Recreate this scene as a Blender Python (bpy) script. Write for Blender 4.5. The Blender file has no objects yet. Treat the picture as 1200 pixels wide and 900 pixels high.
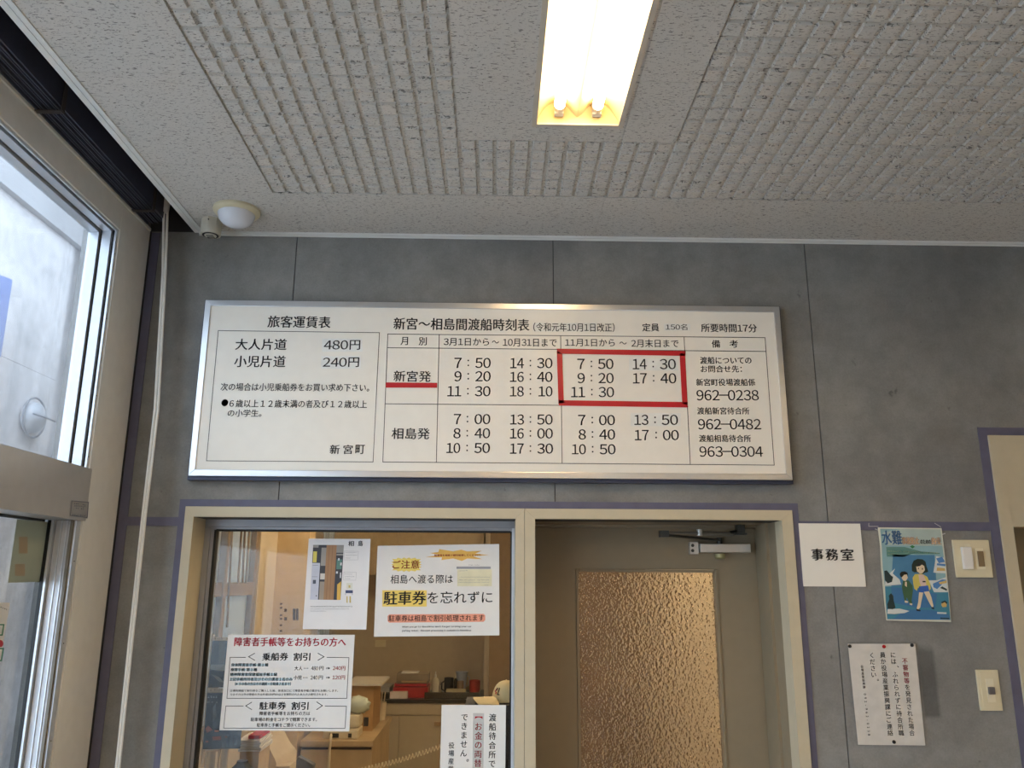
import bpy, bmesh, math, random
from mathutils import Vector, Matrix
random.seed(7)
S = bpy.context.scene
COL = S.collection

# ------------------------------------------------------------ camera
CAMZ = 1.75
FPX = 950.05                                     # focal length in pixels of a 1200x900 frame
YAW, PITCH, ROLL = (math.radians(a) for a in (1.2288, 13.646, 0.268))
_f = Vector((math.sin(YAW)*math.cos(PITCH), math.cos(YAW)*math.cos(PITCH), math.sin(PITCH)))
_r = Vector((math.cos(YAW), -math.sin(YAW), 0)); _u = _r.cross(_f)
RT = _r*math.cos(ROLL)+_u*math.sin(ROLL); UP = -_r*math.sin(ROLL)+_u*math.cos(ROLL); FW = _f
cam_d = bpy.data.cameras.new('camera'); cam = bpy.data.objects.new('camera', cam_d); COL.objects.link(cam)
cam_d.sensor_width = 36; cam_d.lens = FPX/1200*36; cam_d.clip_start = 0.02
mw = Matrix((RT, UP, -FW)).transposed().to_4x4(); mw.translation = (0, 0, CAMZ); cam.matrix_world = mw
S.camera = cam

# ------------------------------------------------------------ sky, exposure
w = bpy.data.worlds.new('sky'); S.world = w; w.use_nodes = True
bg = w.node_tree.nodes['Background']
bg.inputs[0].default_value = (0.70, 0.83, 1.0, 1); bg.inputs[1].default_value = 4.4
S.view_settings.view_transform = 'Standard'; S.view_settings.look = 'None'
S.view_settings.exposure = 0.24; S.view_settings.gamma = 1; S.view_settings.use_curve_mapping = False
TUBE_E = 25.0                                    # strength of the fluorescent tubes

# ------------------------------------------------------------ measuring helpers (photo pixel -> point on a real plane)
def ray(px, py):
    return RT*((px-600)/FPX) - UP*((py-450)/FPX) + FW
def onY(px, py, Y):
    d = ray(px, py); d = d*(Y/d.y); return Vector((d.x, Y, d.z+CAMZ))
def onX(px, py, X):
    d = ray(px, py); d = d*(X/d.x); return Vector((X, d.y, d.z+CAMZ))
YW = 2.70        # face of the back wall
ZC = CAMZ+1.20   # ceiling
XL = -1.225      # window wall
XR = 3.5
YF = -3.2

# ------------------------------------------------------------ materials
MATS = {}
def mat(name, c, rough=.6, metal=0, noise=.06, nscale=25, bump=0, bscale=200, emit=None, spec=None, trans=0, ior=1.45, alpha=1):
    if name in MATS: return MATS[name]
    m = bpy.data.materials.new(name); m.use_nodes = True; N = m.node_tree.nodes; L = m.node_tree.links
    p = N['Principled BSDF']; p.inputs['Roughness'].default_value = rough; p.inputs['Metallic'].default_value = metal
    p.inputs['IOR'].default_value = ior; p.inputs['Transmission Weight'].default_value = trans
    if spec is not None: p.inputs['Specular IOR Level'].default_value = spec
    c = tuple(c[:3])
    tc = N.new('ShaderNodeTexCoord'); no = N.new('ShaderNodeTexNoise'); no.inputs['Scale'].default_value = nscale; no.inputs['Detail'].default_value = 4
    L.new(tc.outputs['Object'], no.inputs['Vector'])
    cr = N.new('ShaderNodeValToRGB'); cr.color_ramp.elements[0].position = .3; cr.color_ramp.elements[1].position = .7
    cr.color_ramp.elements[0].color = tuple(max(0, x*(1-noise)) for x in c)+(1,)
    cr.color_ramp.elements[1].color = tuple(min(1, x*(1+noise)) for x in c)+(1,)
    L.new(no.outputs['Fac'], cr.inputs['Fac']); L.new(cr.outputs['Color'], p.inputs['Base Color'])
    if bump:
        n2 = N.new('ShaderNodeTexNoise'); n2.inputs['Scale'].default_value = bscale; L.new(tc.outputs['Object'], n2.inputs['Vector'])
        b = N.new('ShaderNodeBump'); b.inputs['Strength'].default_value = bump; b.inputs['Distance'].default_value = .003
        L.new(n2.outputs['Fac'], b.inputs['Height']); L.new(b.outputs['Normal'], p.inputs['Normal'])
    if emit:
        p.inputs['Emission Color'].default_value = tuple(emit[0])+(1,); p.inputs['Emission Strength'].default_value = emit[1]
    MATS[name] = m; return m

def glass_mat(name, dust_haze):
    m = bpy.data.materials.new(name); m.use_nodes = True; N = m.node_tree.nodes; L = m.node_tree.links
    N.clear(); o = N.new('ShaderNodeOutputMaterial'); t = N.new('ShaderNodeBsdfTransparent'); g = N.new('ShaderNodeBsdfGlossy')
    t.inputs[0].default_value = (.93, .95, .95, 1); g.inputs['Roughness'].default_value = .03
    f = N.new('ShaderNodeFresnel'); x = N.new('ShaderNodeMixShader')
    ge = N.new('ShaderNodeNewGeometry'); mr = N.new('ShaderNodeMapRange'); mr.inputs[3].default_value = 1.45; mr.inputs[4].default_value = 1/1.45
    L.new(ge.outputs['Backfacing'], mr.inputs[0]); L.new(mr.outputs[0], f.inputs[0])      # same Fresnel on both faces of the pane
    L.new(f.outputs[0], x.inputs[0]); L.new(t.outputs[0], x.inputs[1]); L.new(g.outputs[0], x.inputs[2]); df = N.new('ShaderNodeBsdfDiffuse'); df.inputs[0].default_value = (.8, .8, .82, 1); tl_ = N.new('ShaderNodeBsdfTranslucent'); tl_.inputs[0].default_value = (.8, .8, .82, 1)
    ad = N.new('ShaderNodeMixShader'); L.new(df.outputs[0], ad.inputs[1]); L.new(tl_.outputs[0], ad.inputs[2])
    x2 = N.new('ShaderNodeMixShader'); x2.inputs[0].default_value = dust_haze; L.new(x.outputs[0], x2.inputs[1]); L.new(ad.outputs[0], x2.inputs[2])
    L.new(x2.outputs[0], o.inputs[0])
    return m
GLASS = glass_mat('window_glass', .0); DUSTY = glass_mat('dusty_haze_glass', .10)  # dust haze added so the pane glows under the sky

def film_mat(name, c, fac):        # translucent sticker film / dusty glass
    m = bpy.data.materials.new(name); m.use_nodes = True; N = m.node_tree.nodes; L = m.node_tree.links
    N.clear(); o = N.new('ShaderNodeOutputMaterial'); t = N.new('ShaderNodeBsdfTransparent'); d = N.new('ShaderNodeBsdfDiffuse')
    tr = N.new('ShaderNodeBsdfTranslucent'); a = N.new('ShaderNodeAddShader')
    d.inputs[0].default_value = c+(1,); tr.inputs[0].default_value = tuple(k*.35 for k in c)+(1,)
    x = N.new('ShaderNodeMixShader'); x.inputs[0].default_value = fac
    L.new(d.outputs[0], a.inputs[0]); L.new(tr.outputs[0], a.inputs[1])
    L.new(t.outputs[0], x.inputs[1]); L.new(a.outputs[0], x.inputs[2]); L.new(x.outputs[0], o.inputs[0])
    return m

def concrete_mat(name, c, stain=False):
    m = bpy.data.materials.new(name); m.use_nodes = True; N = m.node_tree.nodes; L = m.node_tree.links
    p = N['Principled BSDF']; p.inputs['Roughness'].default_value = .75; p.inputs['Specular IOR Level'].default_value = .3
    tc = N.new('ShaderNodeTexCoord')
    def ns(scale, detail, rough=.5):
        n = N.new('ShaderNodeTexNoise'); n.inputs['Scale'].default_value = scale; n.inputs['Detail'].default_value = detail
        n.inputs['Roughness'].default_value = rough; L.new(tc.outputs['Object'], n.inputs['Vector']); return n
    def ramp(src, p0, p1, v0, v1):
        r = N.new('ShaderNodeMapRange'); r.inputs[1].default_value = p0; r.inputs[2].default_value = p1
        r.inputs[3].default_value = v0; r.inputs[4].default_value = v1; L.new(src, r.inputs[0]); return r.outputs[0]
    def mul(a, b):
        k = N.new('ShaderNodeMath'); k.operation = 'MULTIPLY'; L.new(a, k.inputs[0]); L.new(b, k.inputs[1]); return k.outputs[0]
    big = ramp(ns(2.2, 5, .6).outputs['Fac'], .3, .7, .76, 1.20)
    mid = ramp(ns(14, 6, .7).outputs['Fac'], .3, .7, .86, 1.11)
    fine = ramp(ns(160, 3).outputs['Fac'], .3, .7, .93, 1.05)
    spots = ramp(ns(17, 3, .65).outputs['Fac'], .27, .33, .62, 1.0)
    v = mul(mul(big, mid), mul(fine, spots))
    if stain:                        # unfaded patch where an older sheet hung
        sep = N.new('ShaderNodeSeparateXYZ'); L.new(tc.outputs['Object'], sep.inputs[0])
        a, b = stain
        def edge(src, e, s, sgn):
            return ramp(src, e-s, e+s, 0 if sgn > 0 else 1, 1 if sgn > 0 else 0)
        k = mul(mul(edge(sep.outputs[0], a.x, .004, 1), edge(sep.outputs[0], b.x, .006, -1)), mul(edge(sep.outputs[2], b.z, .006, 1), edge(sep.outputs[2], a.z, .012, -1)))
        v = mul(v, ramp(k, 0, 1, 1, .58))
    mc = N.new('ShaderNodeMix'); mc.data_type = 'RGBA'; mc.blend_type = 'MULTIPLY'; mc.inputs[0].default_value = 1
    mc.inputs[6].default_value = c+(1,); L.new(v, mc.inputs[7]); L.new(mc.outputs[2], p.inputs['Base Color'])
    b = N.new('ShaderNodeBump'); b.inputs['Strength'].default_value = .15; b.inputs['Distance'].default_value = .002
    L.new(ns(90, 5).outputs['Fac'], b.inputs['Height']); L.new(b.outputs['Normal'], p.inputs['Normal'])
    return m

def ceiling_mat():
    m = bpy.data.materials.new('rockwool_board'); m.use_nodes = True; N = m.node_tree.nodes; L = m.node_tree.links
    p = N['Principled BSDF']; p.inputs['Roughness'].default_value = .9; p.inputs['Specular IOR Level'].default_value = .1
    tc = N.new('ShaderNodeTexCoord')
    # short worm-like fissures: thin zero-crossings of a noise, kept only inside scattered islands of a second noise
    mp = N.new('ShaderNodeMapping'); mp.inputs['Scale'].default_value = (72, 250, 100); L.new(tc.outputs['Object'], mp.inputs[0])
    n1 = N.new('ShaderNodeTexNoise'); n1.inputs['Scale'].default_value = 1; n1.inputs['Detail'].default_value = 2.5; n1.inputs['Distortion'].default_value = .8
    L.new(mp.outputs[0], n1.inputs['Vector'])
    r1 = N.new('ShaderNodeMapRange'); r1.inputs[1].default_value = .355; r1.inputs[2].default_value = .40; r1.inputs[3].default_value = 0; r1.inputs[4].default_value = 1
    L.new(n1.outputs['Fac'], r1.inputs[0])
    mp2 = N.new('ShaderNodeMapping'); mp2.inputs['Scale'].default_value = (150, 250, 200); mp2.inputs['Rotation'].default_value = (0, 0, .7); L.new(tc.outputs['Object'], mp2.inputs[0])
    n2 = N.new('ShaderNodeTexNoise'); n2.inputs['Scale'].default_value = 1; n2.inputs['Detail'].default_value = 1
    L.new(mp2.outputs[0], n2.inputs['Vector'])
    r2 = N.new('ShaderNodeMapRange'); r2.inputs[1].default_value = .28; r2.inputs[2].default_value = .34; L.new(n2.outputs['Fac'], r2.inputs[0])
    k = N.new('ShaderNodeMath'); k.operation = 'MINIMUM'; L.new(r1.outputs[0], k.inputs[0]); L.new(r2.outputs[0], k.inputs[1])
    cr = N.new('ShaderNodeMix'); cr.data_type = 'RGBA'; L.new(k.outputs[0], cr.inputs[0])
    cr.inputs[6].default_value = (.23, .22, .21, 1); cr.inputs[7].default_value = (.60, .58, .545, 1)
    L.new(cr.outputs[2], p.inputs['Base Color'])
    b = N.new('ShaderNodeBump'); b.inputs['Strength'].default_value = .12; b.inputs['Distance'].default_value = .001
    L.new(k.outputs[0], b.inputs['Height']); L.new(b.outputs['Normal'], p.inputs['Normal'])
    return m

def obscure_mat():
    m = bpy.data.materials.new('figured_glass'); m.use_nodes = True; N = m.node_tree.nodes; L = m.node_tree.links
    p = N['Principled BSDF']; p.inputs['Base Color'].default_value = (.95, .92, .85, 1); p.inputs['Roughness'].default_value = .07
    p.inputs['Transmission Weight'].default_value = 1; p.inputs['IOR'].default_value = 1.5
    tc = N.new('ShaderNodeTexCoord'); n = N.new('ShaderNodeTexNoise'); n.inputs['Scale'].default_value = 95; n.inputs['Detail'].default_value = 1.5
    L.new(tc.outputs['Object'], n.inputs['Vector'])
    b = N.new('ShaderNodeBump'); b.inputs['Strength'].default_value = .5; b.inputs['Distance'].default_value = .012
    L.new(n.outputs['Fac'], b.inputs['Height']); L.new(b.outputs['Normal'], p.inputs['Normal'])
    return m

CONC_P = None
M_CEIL = ceiling_mat()
M_OBS = obscure_mat()
M_BEIGE = mat('beige_paint', (.52, .46, .33), .45, noise=.03)
M_BEIGE2 = mat('beige_steel', (.76, .76, .74), .4, noise=.03)
M_DOOR = mat('door_paint', (.25, .20, .13), .5, noise=.03)
M_PURP = mat('slate_purple_strip', (.112, .110, .170), .5, noise=.08)
M_ALU = mat('anodised_aluminium', (.62, .65, .70), .35, .55, noise=.04)
M_ALUD = mat('grey_aluminium', (.36, .37, .40), .4, .4, noise=.04)
M_GASK = mat('black_gasket', (.012, .014, .016), .6)
M_WHITE = mat('white_plastic', (.72, .72, .70), .35, noise=.02)
M_CREAM = mat('cream_plastic', (.66, .60, .42), .3, noise=.03)
M_PAPER = mat('white_paper', (.78, .77, .77), .55, noise=.015)
M_LAM = mat('laminated_paper', (.76, .74, .71), .22, noise=.015)
M_FACE = mat('sign_face', (.80, .77, .70), .35, noise=.015)
M_INK = mat('black_ink', (.012, .012, .014), .5)
M_RED = mat('red_tape', (.50, .012, .020), .4)
M_REDINK = mat('red_ink', (.50, .03, .05), .5)
M_DARK = mat('dark_recess', (.035, .035, .04), .6)
M_BLIND = mat('blind_slats', (.055, .062, .10), .5)
M_TUBE = mat('tube_glow', (.9, .9, .9), .5, emit=((1, .77, .47), TUBE_E))
M_REFL = mat('reflector_enamel', (.60, .47, .26), .35, noise=.01)
M_FLOOR = mat('floor_tile', (.40, .33, .25), .5, noise=.15, nscale=6)
M_WALLP = mat('plaster', (.52, .46, .38), .8, noise=.04)
M_OFFICE = mat('office_plaster', (.50, .42, .31), .8, noise=.04)
M_GROUND = mat('pavement', (.50, .50, .50), .9, noise=.1, nscale=4)

# ------------------------------------------------------------ mesh builder
class MB:
    def __init__(s): s.v = []; s.f = []; s.sm = False; s.marks = []; s.lock = 0
    def mark(s, stuff=False):
        if not s.lock and (not s.marks or s.marks[-1][0] != len(s.f) or True): s.marks.append((len(s.f), len(s.v), stuff))
    def add(s, v, f):
        o = len(s.v); s.v += [tuple(p) for p in v]; s.f += [tuple(i+o for i in q) for q in f]; return s
    def box(s, a, b, R=None, c=None):
        x0, x1 = sorted((a[0], b[0])); y0, y1 = sorted((a[1], b[1])); z0, z1 = sorted((a[2], b[2]))
        v = [(x0,y0,z0),(x1,y0,z0),(x1,y1,z0),(x0,y1,z0),(x0,y0,z1),(x1,y0,z1),(x1,y1,z1),(x0,y1,z1)]
        if R is not None:
            c = Vector(c) if c is not None else Vector(((x0+x1)/2, (y0+y1)/2, (z0+z1)/2))
            v = [c+R@(Vector(p)-c) for p in v]
        return s.add(v, [(0,3,2,1),(4,5,6,7),(0,1,5,4),(1,2,6,5),(2,3,7,6),(3,0,4,7)])
    def prism(s, pts, d):           # planar loop of 3-D points extruded by the vector d
        n = len(pts); pts = [Vector(p) for p in pts]; d = Vector(d)
        nrm = Vector((0, 0, 0))
        for i in range(n): nrm += pts[i].cross(pts[(i+1) % n])
        if nrm.dot(d) > 0: pts = pts[::-1]
        v = pts+[p+d for p in pts]
        return s.add(v, [tuple(range(n)), tuple(range(2*n-1, n-1, -1))]+[(i, i+n, (i+1) % n+n, (i+1) % n) for i in range(n)])
    def face(s, pts): return s.add(pts, [tuple(range(len(pts)))])
    def tube(s, pts, r, n=8, closed=False, caps=True):
        pts = [Vector(p) for p in pts]; rs = r if isinstance(r, (list, tuple)) else [r]*len(pts)
        v = []; f = []; k = len(pts); prev = None
        for i, p in enumerate(pts):
            t = (pts[min(i+1, k-1)]-pts[max(i-1, 0)]).normalized()
            if prev is None: a = t.orthogonal().normalized()
            else: a = (prev-t*prev.dot(t)).normalized()
            prev = a; b = t.cross(a)
            v += [p+(a*math.cos(2*math.pi*j/n)+b*math.sin(2*math.pi*j/n))*rs[i] for j in range(n)]
        for i in range(k-1):
            f += [(i*n+j, i*n+(j+1) % n, (i+1)*n+(j+1) % n, (i+1)*n+j) for j in range(n)]
        if caps: f += [tuple(range(n-1, -1, -1)), tuple(range((k-1)*n, k*n))]
        s.sm = True
        return s.add(v, f)
    def lathe(s, prof, c, n=24, axis='z'):   # prof: (radius, height) pairs
        v = []; f = []; c = Vector(c)
        for r, h in prof:
            for j in range(n):
                a = 2*math.pi*j/n; x, y = r*math.cos(a), r*math.sin(a)
                v.append(c+(Vector((x, y, h)) if axis == 'z' else Vector((x, -h, y)) if axis == 'y' else Vector((h, x, y))))
        k = len(prof)
        for i in range(k-1): f += [(i*n+j, i*n+(j+1) % n, (i+1)*n+(j+1) % n, (i+1)*n+j) for j in range(n)]
        f += [tuple(range(n-1, -1, -1)), tuple(range((k-1)*n, k*n))]
        s.sm = True
        return s.add(v, f)
    def sphere(s, c, r, n=12, m=8, sx=1, sy=1, sz=1):
        prof = [(r*math.sin(math.pi*i/m) if 0 < i < m else 1e-4, -r*math.cos(math.pi*i/m)) for i in range(m+1)]
        o = len(s.v); s.lathe(prof, (0, 0, 0), n)
        for i in range(o, len(s.v)):
            p = s.v[i]; s.v[i] = (c[0]+p[0]*sx, c[1]+p[1]*sy, c[2]+p[2]*sz)
        return s
    def build(s, name, m, parent=None, bevel=0, kind=None, label=None):
        if s.marks:                 # printed matter: one part per line of text or figure
            mk = [q for i, q in enumerate(s.marks) if i+1 == len(s.marks) or s.marks[i+1][0] != q[0]]
            mk = [q for q in mk if q[0] < len(s.f)]; o = None; ends = mk[1:]+[(len(s.f), len(s.v), 0)]
            for (f0, v0, st), (f1, v1, _) in zip(mk, ends):
                g = MB(); g.v = s.v[v0:v1]; g.f = [tuple(i-v0 for i in q) for q in s.f[f0:f1]]; g.sm = False
                o = g.build(name, m, parent, 0, 'stuff' if st else kind, label)
            return o
        me = bpy.data.meshes.new(name); off = Vector(parent_loc(parent))
        me.from_pydata([tuple(Vector(p)-off) for p in s.v], [], s.f); me.update()
        if s.v:
            b = bmesh.new(); b.from_mesh(me); bmesh.ops.recalc_face_normals(b, faces=b.faces) if len(s.f) < 60000 else None
            if bevel: bmesh.ops.bevel(b, geom=list(b.edges), offset=bevel, segments=2, affect='EDGES', profile=.6, clamp_overlap=True)
            b.to_mesh(me); b.free()
        me.materials.append(m)
        if s.sm:
            me.polygons.foreach_set('use_smooth', [True]*len(me.polygons))
            try: me.set_sharp_from_angle(angle=math.radians(40))
            except Exception: pass
        o = bpy.data.objects.new(name, me); COL.objects.link(o)
        if parent: o.parent = parent
        if kind: o['kind'] = kind
        if label: o['label'] = label
        return o
def parent_loc(p):
    v = Vector((0, 0, 0))
    while p: v += p.location; p = p.parent
    return v
def thing(name, label, cat, loc, group=None):
    o = bpy.data.objects.new(name, None); COL.objects.link(o); o.location = loc; o.empty_display_size = .05
    o['label'] = label; o['category'] = cat
    if group: o['group'] = group
    return o
def struct_root(name, loc=(0, 0, 0), label=None):
    o = bpy.data.objects.new(name, None); COL.objects.link(o); o.location = loc; o['kind'] = 'structure'
    if label: o['label'] = label
    return o
def tag(o, label, cat, group=None):
    o['label'] = label; o['category'] = cat
    if group: o['group'] = group
    return o
def bx(name, a, b, m, parent=None, bevel=0, **k): return MB().box(a, b).build(name, m, parent, bevel, **k)

def subtract(rects, h):
    out = []
    for (x0, y0, x1, y1) in rects:
        hx0, hy0, hx1, hy1 = h
        if hx1 <= x0 or hx0 >= x1 or hy1 <= y0 or hy0 >= y1: out.append((x0, y0, x1, y1)); continue
        if hy0 > y0: out.append((x0, y0, x1, hy0))
        if hy1 < y1: out.append((x0, hy1, x1, y1))
        a, b = max(y0, hy0), min(y1, hy1)
        if hx0 > x0: out.append((x0, a, hx0, b))
        if hx1 < x1: out.append((hx1, a, x1, b))
    return out

# ------------------------------------------------------------ printing helpers
TXT = {}
def glyphs(s, bold=0.0):
    k = (s, bold)
    if k not in TXT:
        c = bpy.data.curves.new('t', 'FONT'); c.body = s; c.size = 1; c.resolution_u = 3; c.offset = bold
        o = bpy.data.objects.new('t', c); COL.objects.link(o)
        dg = bpy.context.evaluated_depsgraph_get(); me = bpy.data.meshes.new_from_object(o.evaluated_get(dg))
        v = [(p.co.x, p.co.y) for p in me.vertices]; f = [tuple(q.vertices) for q in me.polygons]
        bpy.data.objects.remove(o); bpy.data.curves.remove(c); bpy.data.meshes.remove(me)
        TXT[k] = (v, f)
    return TXT[k]
def run(t):
    """Set a line of type: Latin letters and figures use the full-width gothic forms, closed up."""
    if ('run', t) in TXT: return TXT[('run', t)]
    V = []; F = []; x = 0
    for ch in t:
        if ch in ' \u3000': x += .33 if ch == ' ' else 1; continue
        lat = 33 <= ord(ch) <= 126
        v, f = glyphs(chr(ord(ch)+0xFEE0) if lat else ch)
        if not v: x += .5; continue
        a0 = min(p[0] for p in v); a1 = max(p[0] for p in v)
        if lat:
            wd = a1-a0
            adv = .60 if ch.isdigit() or ch == '-' else wd+.10
            dx = x+(adv-wd)/2-a0
        else: adv = 1.0; dx = x
        o = len(V); V += [(p[0]+dx, p[1]) for p in v]; F += [tuple(i+o for i in q) for q in f]; x += adv
    TXT[('run', t)] = (V, F); return V, F
class Sheet:
    """Flat print on a plane; positions are given in a zoomed crop of the photo (origin, scale)."""
    def __init__(s, plane, val, org=(0, 0), sc=1.0):
        s.plane = plane; s.val = val; s.org = org; s.sc = sc
    def P(s, x, y, d=0):
        px, py = s.org[0]+x/s.sc, s.org[1]+y/s.sc
        p = onY(px, py, s.val) if s.plane == 'Y' else onX(px, py, s.val)
        if s.plane == 'Y': p.y -= d
        else: p.x += d
        return p
    def poly(s, mb, pts, d=.0004): mb.mark(); mb.face([s.P(x, y, d) for x, y in pts]); return mb
    def rect(s, mb, x0, y0, x1, y1, d=.0004): return s.poly(mb, [(x0,y0),(x1,y0),(x1,y1),(x0,y1)], d)
    def line(s, mb, pts, wd, d=.0005):
        mb.mark(); mb.lock += 1
        for (x0, y0), (x1, y1) in zip(pts, pts[1:]):
            l = math.hypot(x1-x0, y1-y0) or 1; ux, uy = (x1-x0)/l*wd/2, (y1-y0)/l*wd/2; nx, ny = -uy, ux
            s.poly(mb, [(x0-ux+nx, y0-uy+ny), (x1+ux+nx, y1+uy+ny), (x1+ux-nx, y1+uy-ny), (x0-ux-nx, y0-uy-ny)], d)
        mb.lock -= 1
    def text(s, mb, t, x0, x1, y0, h, y1=None, bold=.0, d=.0008):
        v, f = run(t)
        if not v: return
        y1 = y0 if y1 is None else y1
        A, B = s.P(x0, y0, d), s.P(x1, y1, d); xm, ym = (x0+x1)/2, (y0+y1)/2
        H = (s.P(xm, ym-h/2)-s.P(xm, ym+h/2)).length
        a0, a1 = min(p[0] for p in v), max(p[0] for p in v); b0, b1 = min(p[1] for p in v), max(p[1] for p in v)
        D = B-A; up = Vector((0, 0, 1))
        mb.mark(); e = H*(bold*1.35+.004)
        for ox, oz in (((0, 0),) if bold < 0 else ((-e, -e*.4), (e, e*.4))):     # heavier weight: the strokes laid twice, a hair apart
            mb.add([A+D*((p[0]-a0)/(a1-a0 or 1))+up*(H*((p[1]-b0)/(b1-b0 or 1)-.5)+oz)+(Vector((ox, 0, 0)) if s.plane == 'Y' else Vector((0, ox, 0))) for p in v], f)
    def glyph(s, mb, ch, x, y, size, rot=False, bold=.0, d=.0008):   # one character in an em cell centred at x, y
        v, f = glyphs(ch)
        if not v: return
        C = s.P(x, y, d); k = (s.P(x, y-size/2)-s.P(x, y+size/2)).length
        a0, a1 = min(p[0] for p in v), max(p[0] for p in v)
        cx, cy = (a0+a1)/2, .36
        mb.mark(); e = bold*k
        for ox, oz in (((0, 0),) if bold <= 0 else ((-e, -e*.4), (e, e*.4))):
            out = []
            for p in v:
                u, q = (p[0]-cx)*k, (p[1]-cy)*k
                if rot: u, q = q, -u
                u += ox; q += oz
                out.append(C+(Vector((u, 0, q)) if s.plane == 'Y' else Vector((0, u, q))))
            mb.add(out, f)
    def column(s, mb, t, x0, y0, x1, y1, size, bold=.0, rot=False, d=.0008):
        n = len(t); mb.mark(); mb.lock += 1
        for i, ch in enumerate(t):
            k = i/(n-1) if n > 1 else 0; x, y = x0+(x1-x0)*k, y0+(y1-y0)*k
            if ch in '。、': x += size*.55; y -= size*.5
            if ch == ' ': continue
            s.glyph(mb, ch, x, y, size, rot, bold, d)
        mb.lock -= 1
    def tiny(s, mb, x0, x1, y0, h, y1=None, n=None, d=.0006):        # print too small to read in the photo: short strokes
        y1 = y0 if y1 is None else y1; n = n or max(3, int((x1-x0)/(h*1.0)))
        mb.mark(True); mb.lock += 1
        for i in range(n):
            k = i/n; x = x0+(x1-x0)*k; y = y0+(y1-y0)*k; wd = (x1-x0)/n
            if random.random() < .08: continue
            for _ in range(3):
                yy = y+random.uniform(-.42, .42)*h
                s.rect(mb, x+wd*random.uniform(.05, .3), yy-h*.07, x+wd*random.uniform(.6, .9), yy+h*.07, d)
            xx = x+wd*random.uniform(.3, .6); s.rect(mb, xx-h*.06, y-h*.45, xx+h*.06, y+h*.45, d)
        mb.lock -= 1
    def panel(s, name, quad, m, parent, th=.0004, **k):
        p = [s.P(x, y) for x, y in quad]
        d = (0, th, 0) if s.plane == 'Y' else (-th, 0, 0)
        return MB().prism(p, d).build(name, m, parent, **k)

# ================================================================ SETTING
# ---- back wall with concrete panels
z = lambda r: CAMZ+r
A10 = onY(960+575/5, 730+148/5, YW); B10 = onY(960+712/5, 730+552/5, YW)
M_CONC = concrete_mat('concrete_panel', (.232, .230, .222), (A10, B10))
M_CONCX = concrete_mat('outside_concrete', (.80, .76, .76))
wall = struct_root('wall_back', (0, YW, 0), 'grey concrete panel wall behind the timetable')
BY0, BY1 = YW+.006, YW+.11
g = MB()
for (a, b, c, d) in ((XL-.15, 0, -.98, ZC+.3), (.955, 0, 1.715, ZC+.3), (-.98, z(.198), .955, ZC+.3), (1.715, z(.50), 2.60, ZC+.3), (2.6, 0, XR, ZC+.3), (-.98, 0, .072, .95)):
    g.box((a, BY0, b), (c, BY1, d))
g.box((.072, BY0, 0), (.134, BY1+.1, z(.2)))
g.build('wall_core', M_DARK, wall)
J = [-.7095, .2025, 1.110, 2.020, 2.930]
gp = .0016
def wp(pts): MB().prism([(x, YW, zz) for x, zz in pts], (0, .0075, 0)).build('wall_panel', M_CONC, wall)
T = z(1.2); B1 = z(.182); M1 = z(.235)
wp([(XL, B1), (-1.0, B1), (-1.0, M1), (J[0]-gp, M1), (J[0]-gp, T), (XL, T)])
wp([(J[0]+gp, M1), (J[1]-gp, M1), (J[1]-gp, T), (J[0]+gp, T)])
wp([(J[1]+gp, M1), (.985, M1), (.985, B1), (J[2]-gp, B1), (J[2]-gp, T), (J[1]+gp, T)])
wp([(J[2]+gp, B1), (1.70, B1), (1.70, z(.505)), (J[3]-gp, z(.505)), (J[3]-gp, T), (J[2]+gp, T)])
wp([(J[3]+gp, z(.505)), (J[4]-gp, z(.505)), (J[4]-gp, T), (J[3]+gp, T)])
wp([(J[4]+gp, 0), (XR, 0), (XR, T), (J[4]+gp, T)])
wp([(XL, 0), (-1.0, 0), (-1.0, B1-.001), (XL, B1-.001)])
wp([(.985, 0), (J[2]-gp, 0), (J[2]-gp, B1-.001), (.985, B1-.001)])
wp([(J[2]+gp, 0), (1.70, 0), (1.70, B1-.001), (J[2]+gp, B1-.001)])
wp([(2.63, 0), (J[4]-gp, 0), (J[4]-gp, z(.505)-.001), (2.63, z(.505)-.001)])

# purple strips, each a piece of trim
def strip(n, pts, th=.003):
    o = MB().prism([(x, YW-.0005, zz) for x, zz in pts], (0, -th, 0)).build('trim_%d' % n, M_PURP); o['kind'] = 'structure'
fo0, fo1, ft = -1.0055, .988, z(.2315)       # outer edge of beige frame
bw = .0235
strip(1, [(XL+.003, 0), (XL+.032, 0), (XL+.032, ZC-.006), (XL+.003, ZC-.006)])
strip(2, [(fo0-bw, 0), (fo0, 0), (fo0, ft), (fo0-bw, ft+bw)])
strip(3, [(fo0-bw, ft+bw), (fo0, ft), (fo1, ft), (fo1+bw, ft+bw)])
strip(4, [(fo1+bw, ft+bw), (fo1, ft), (fo1, 0), (fo1+bw, 0)])
hb0, hb1 = z(.169), z(.197)
strip(5, [(XL+.032, hb0), (fo0-bw, hb0), (fo0-bw, hb1), (XL+.032, hb1)])
rb0 = 1.653; rbt = z(.518)
strip(6, [(fo1+bw, hb0), (rb0, hb0), (rb0, hb1), (fo1+bw, hb1)])
strip(7, [(rb0, 0), (rb0+.030, 0), (rb0+.030, rbt-.028), (rb0, rbt)])
strip(8, [(rb0, rbt), (rb0+.030, rbt-.028), (2.615, rbt-.028), (2.645, rbt)])
strip(9, [(2.645, rbt), (2.615, rbt-.028), (2.615, 0), (2.645, 0)])

# cornice strip between wall and ceiling
o = MB().box((XL+.17, YW-.012, ZC-.0075), (XR, YW, ZC)).box((XL+.17, YW-.004, ZC-.013), (XR, YW, ZC-.007)).build('trim_10', M_WHITE); o['kind'] = 'structure'

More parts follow.
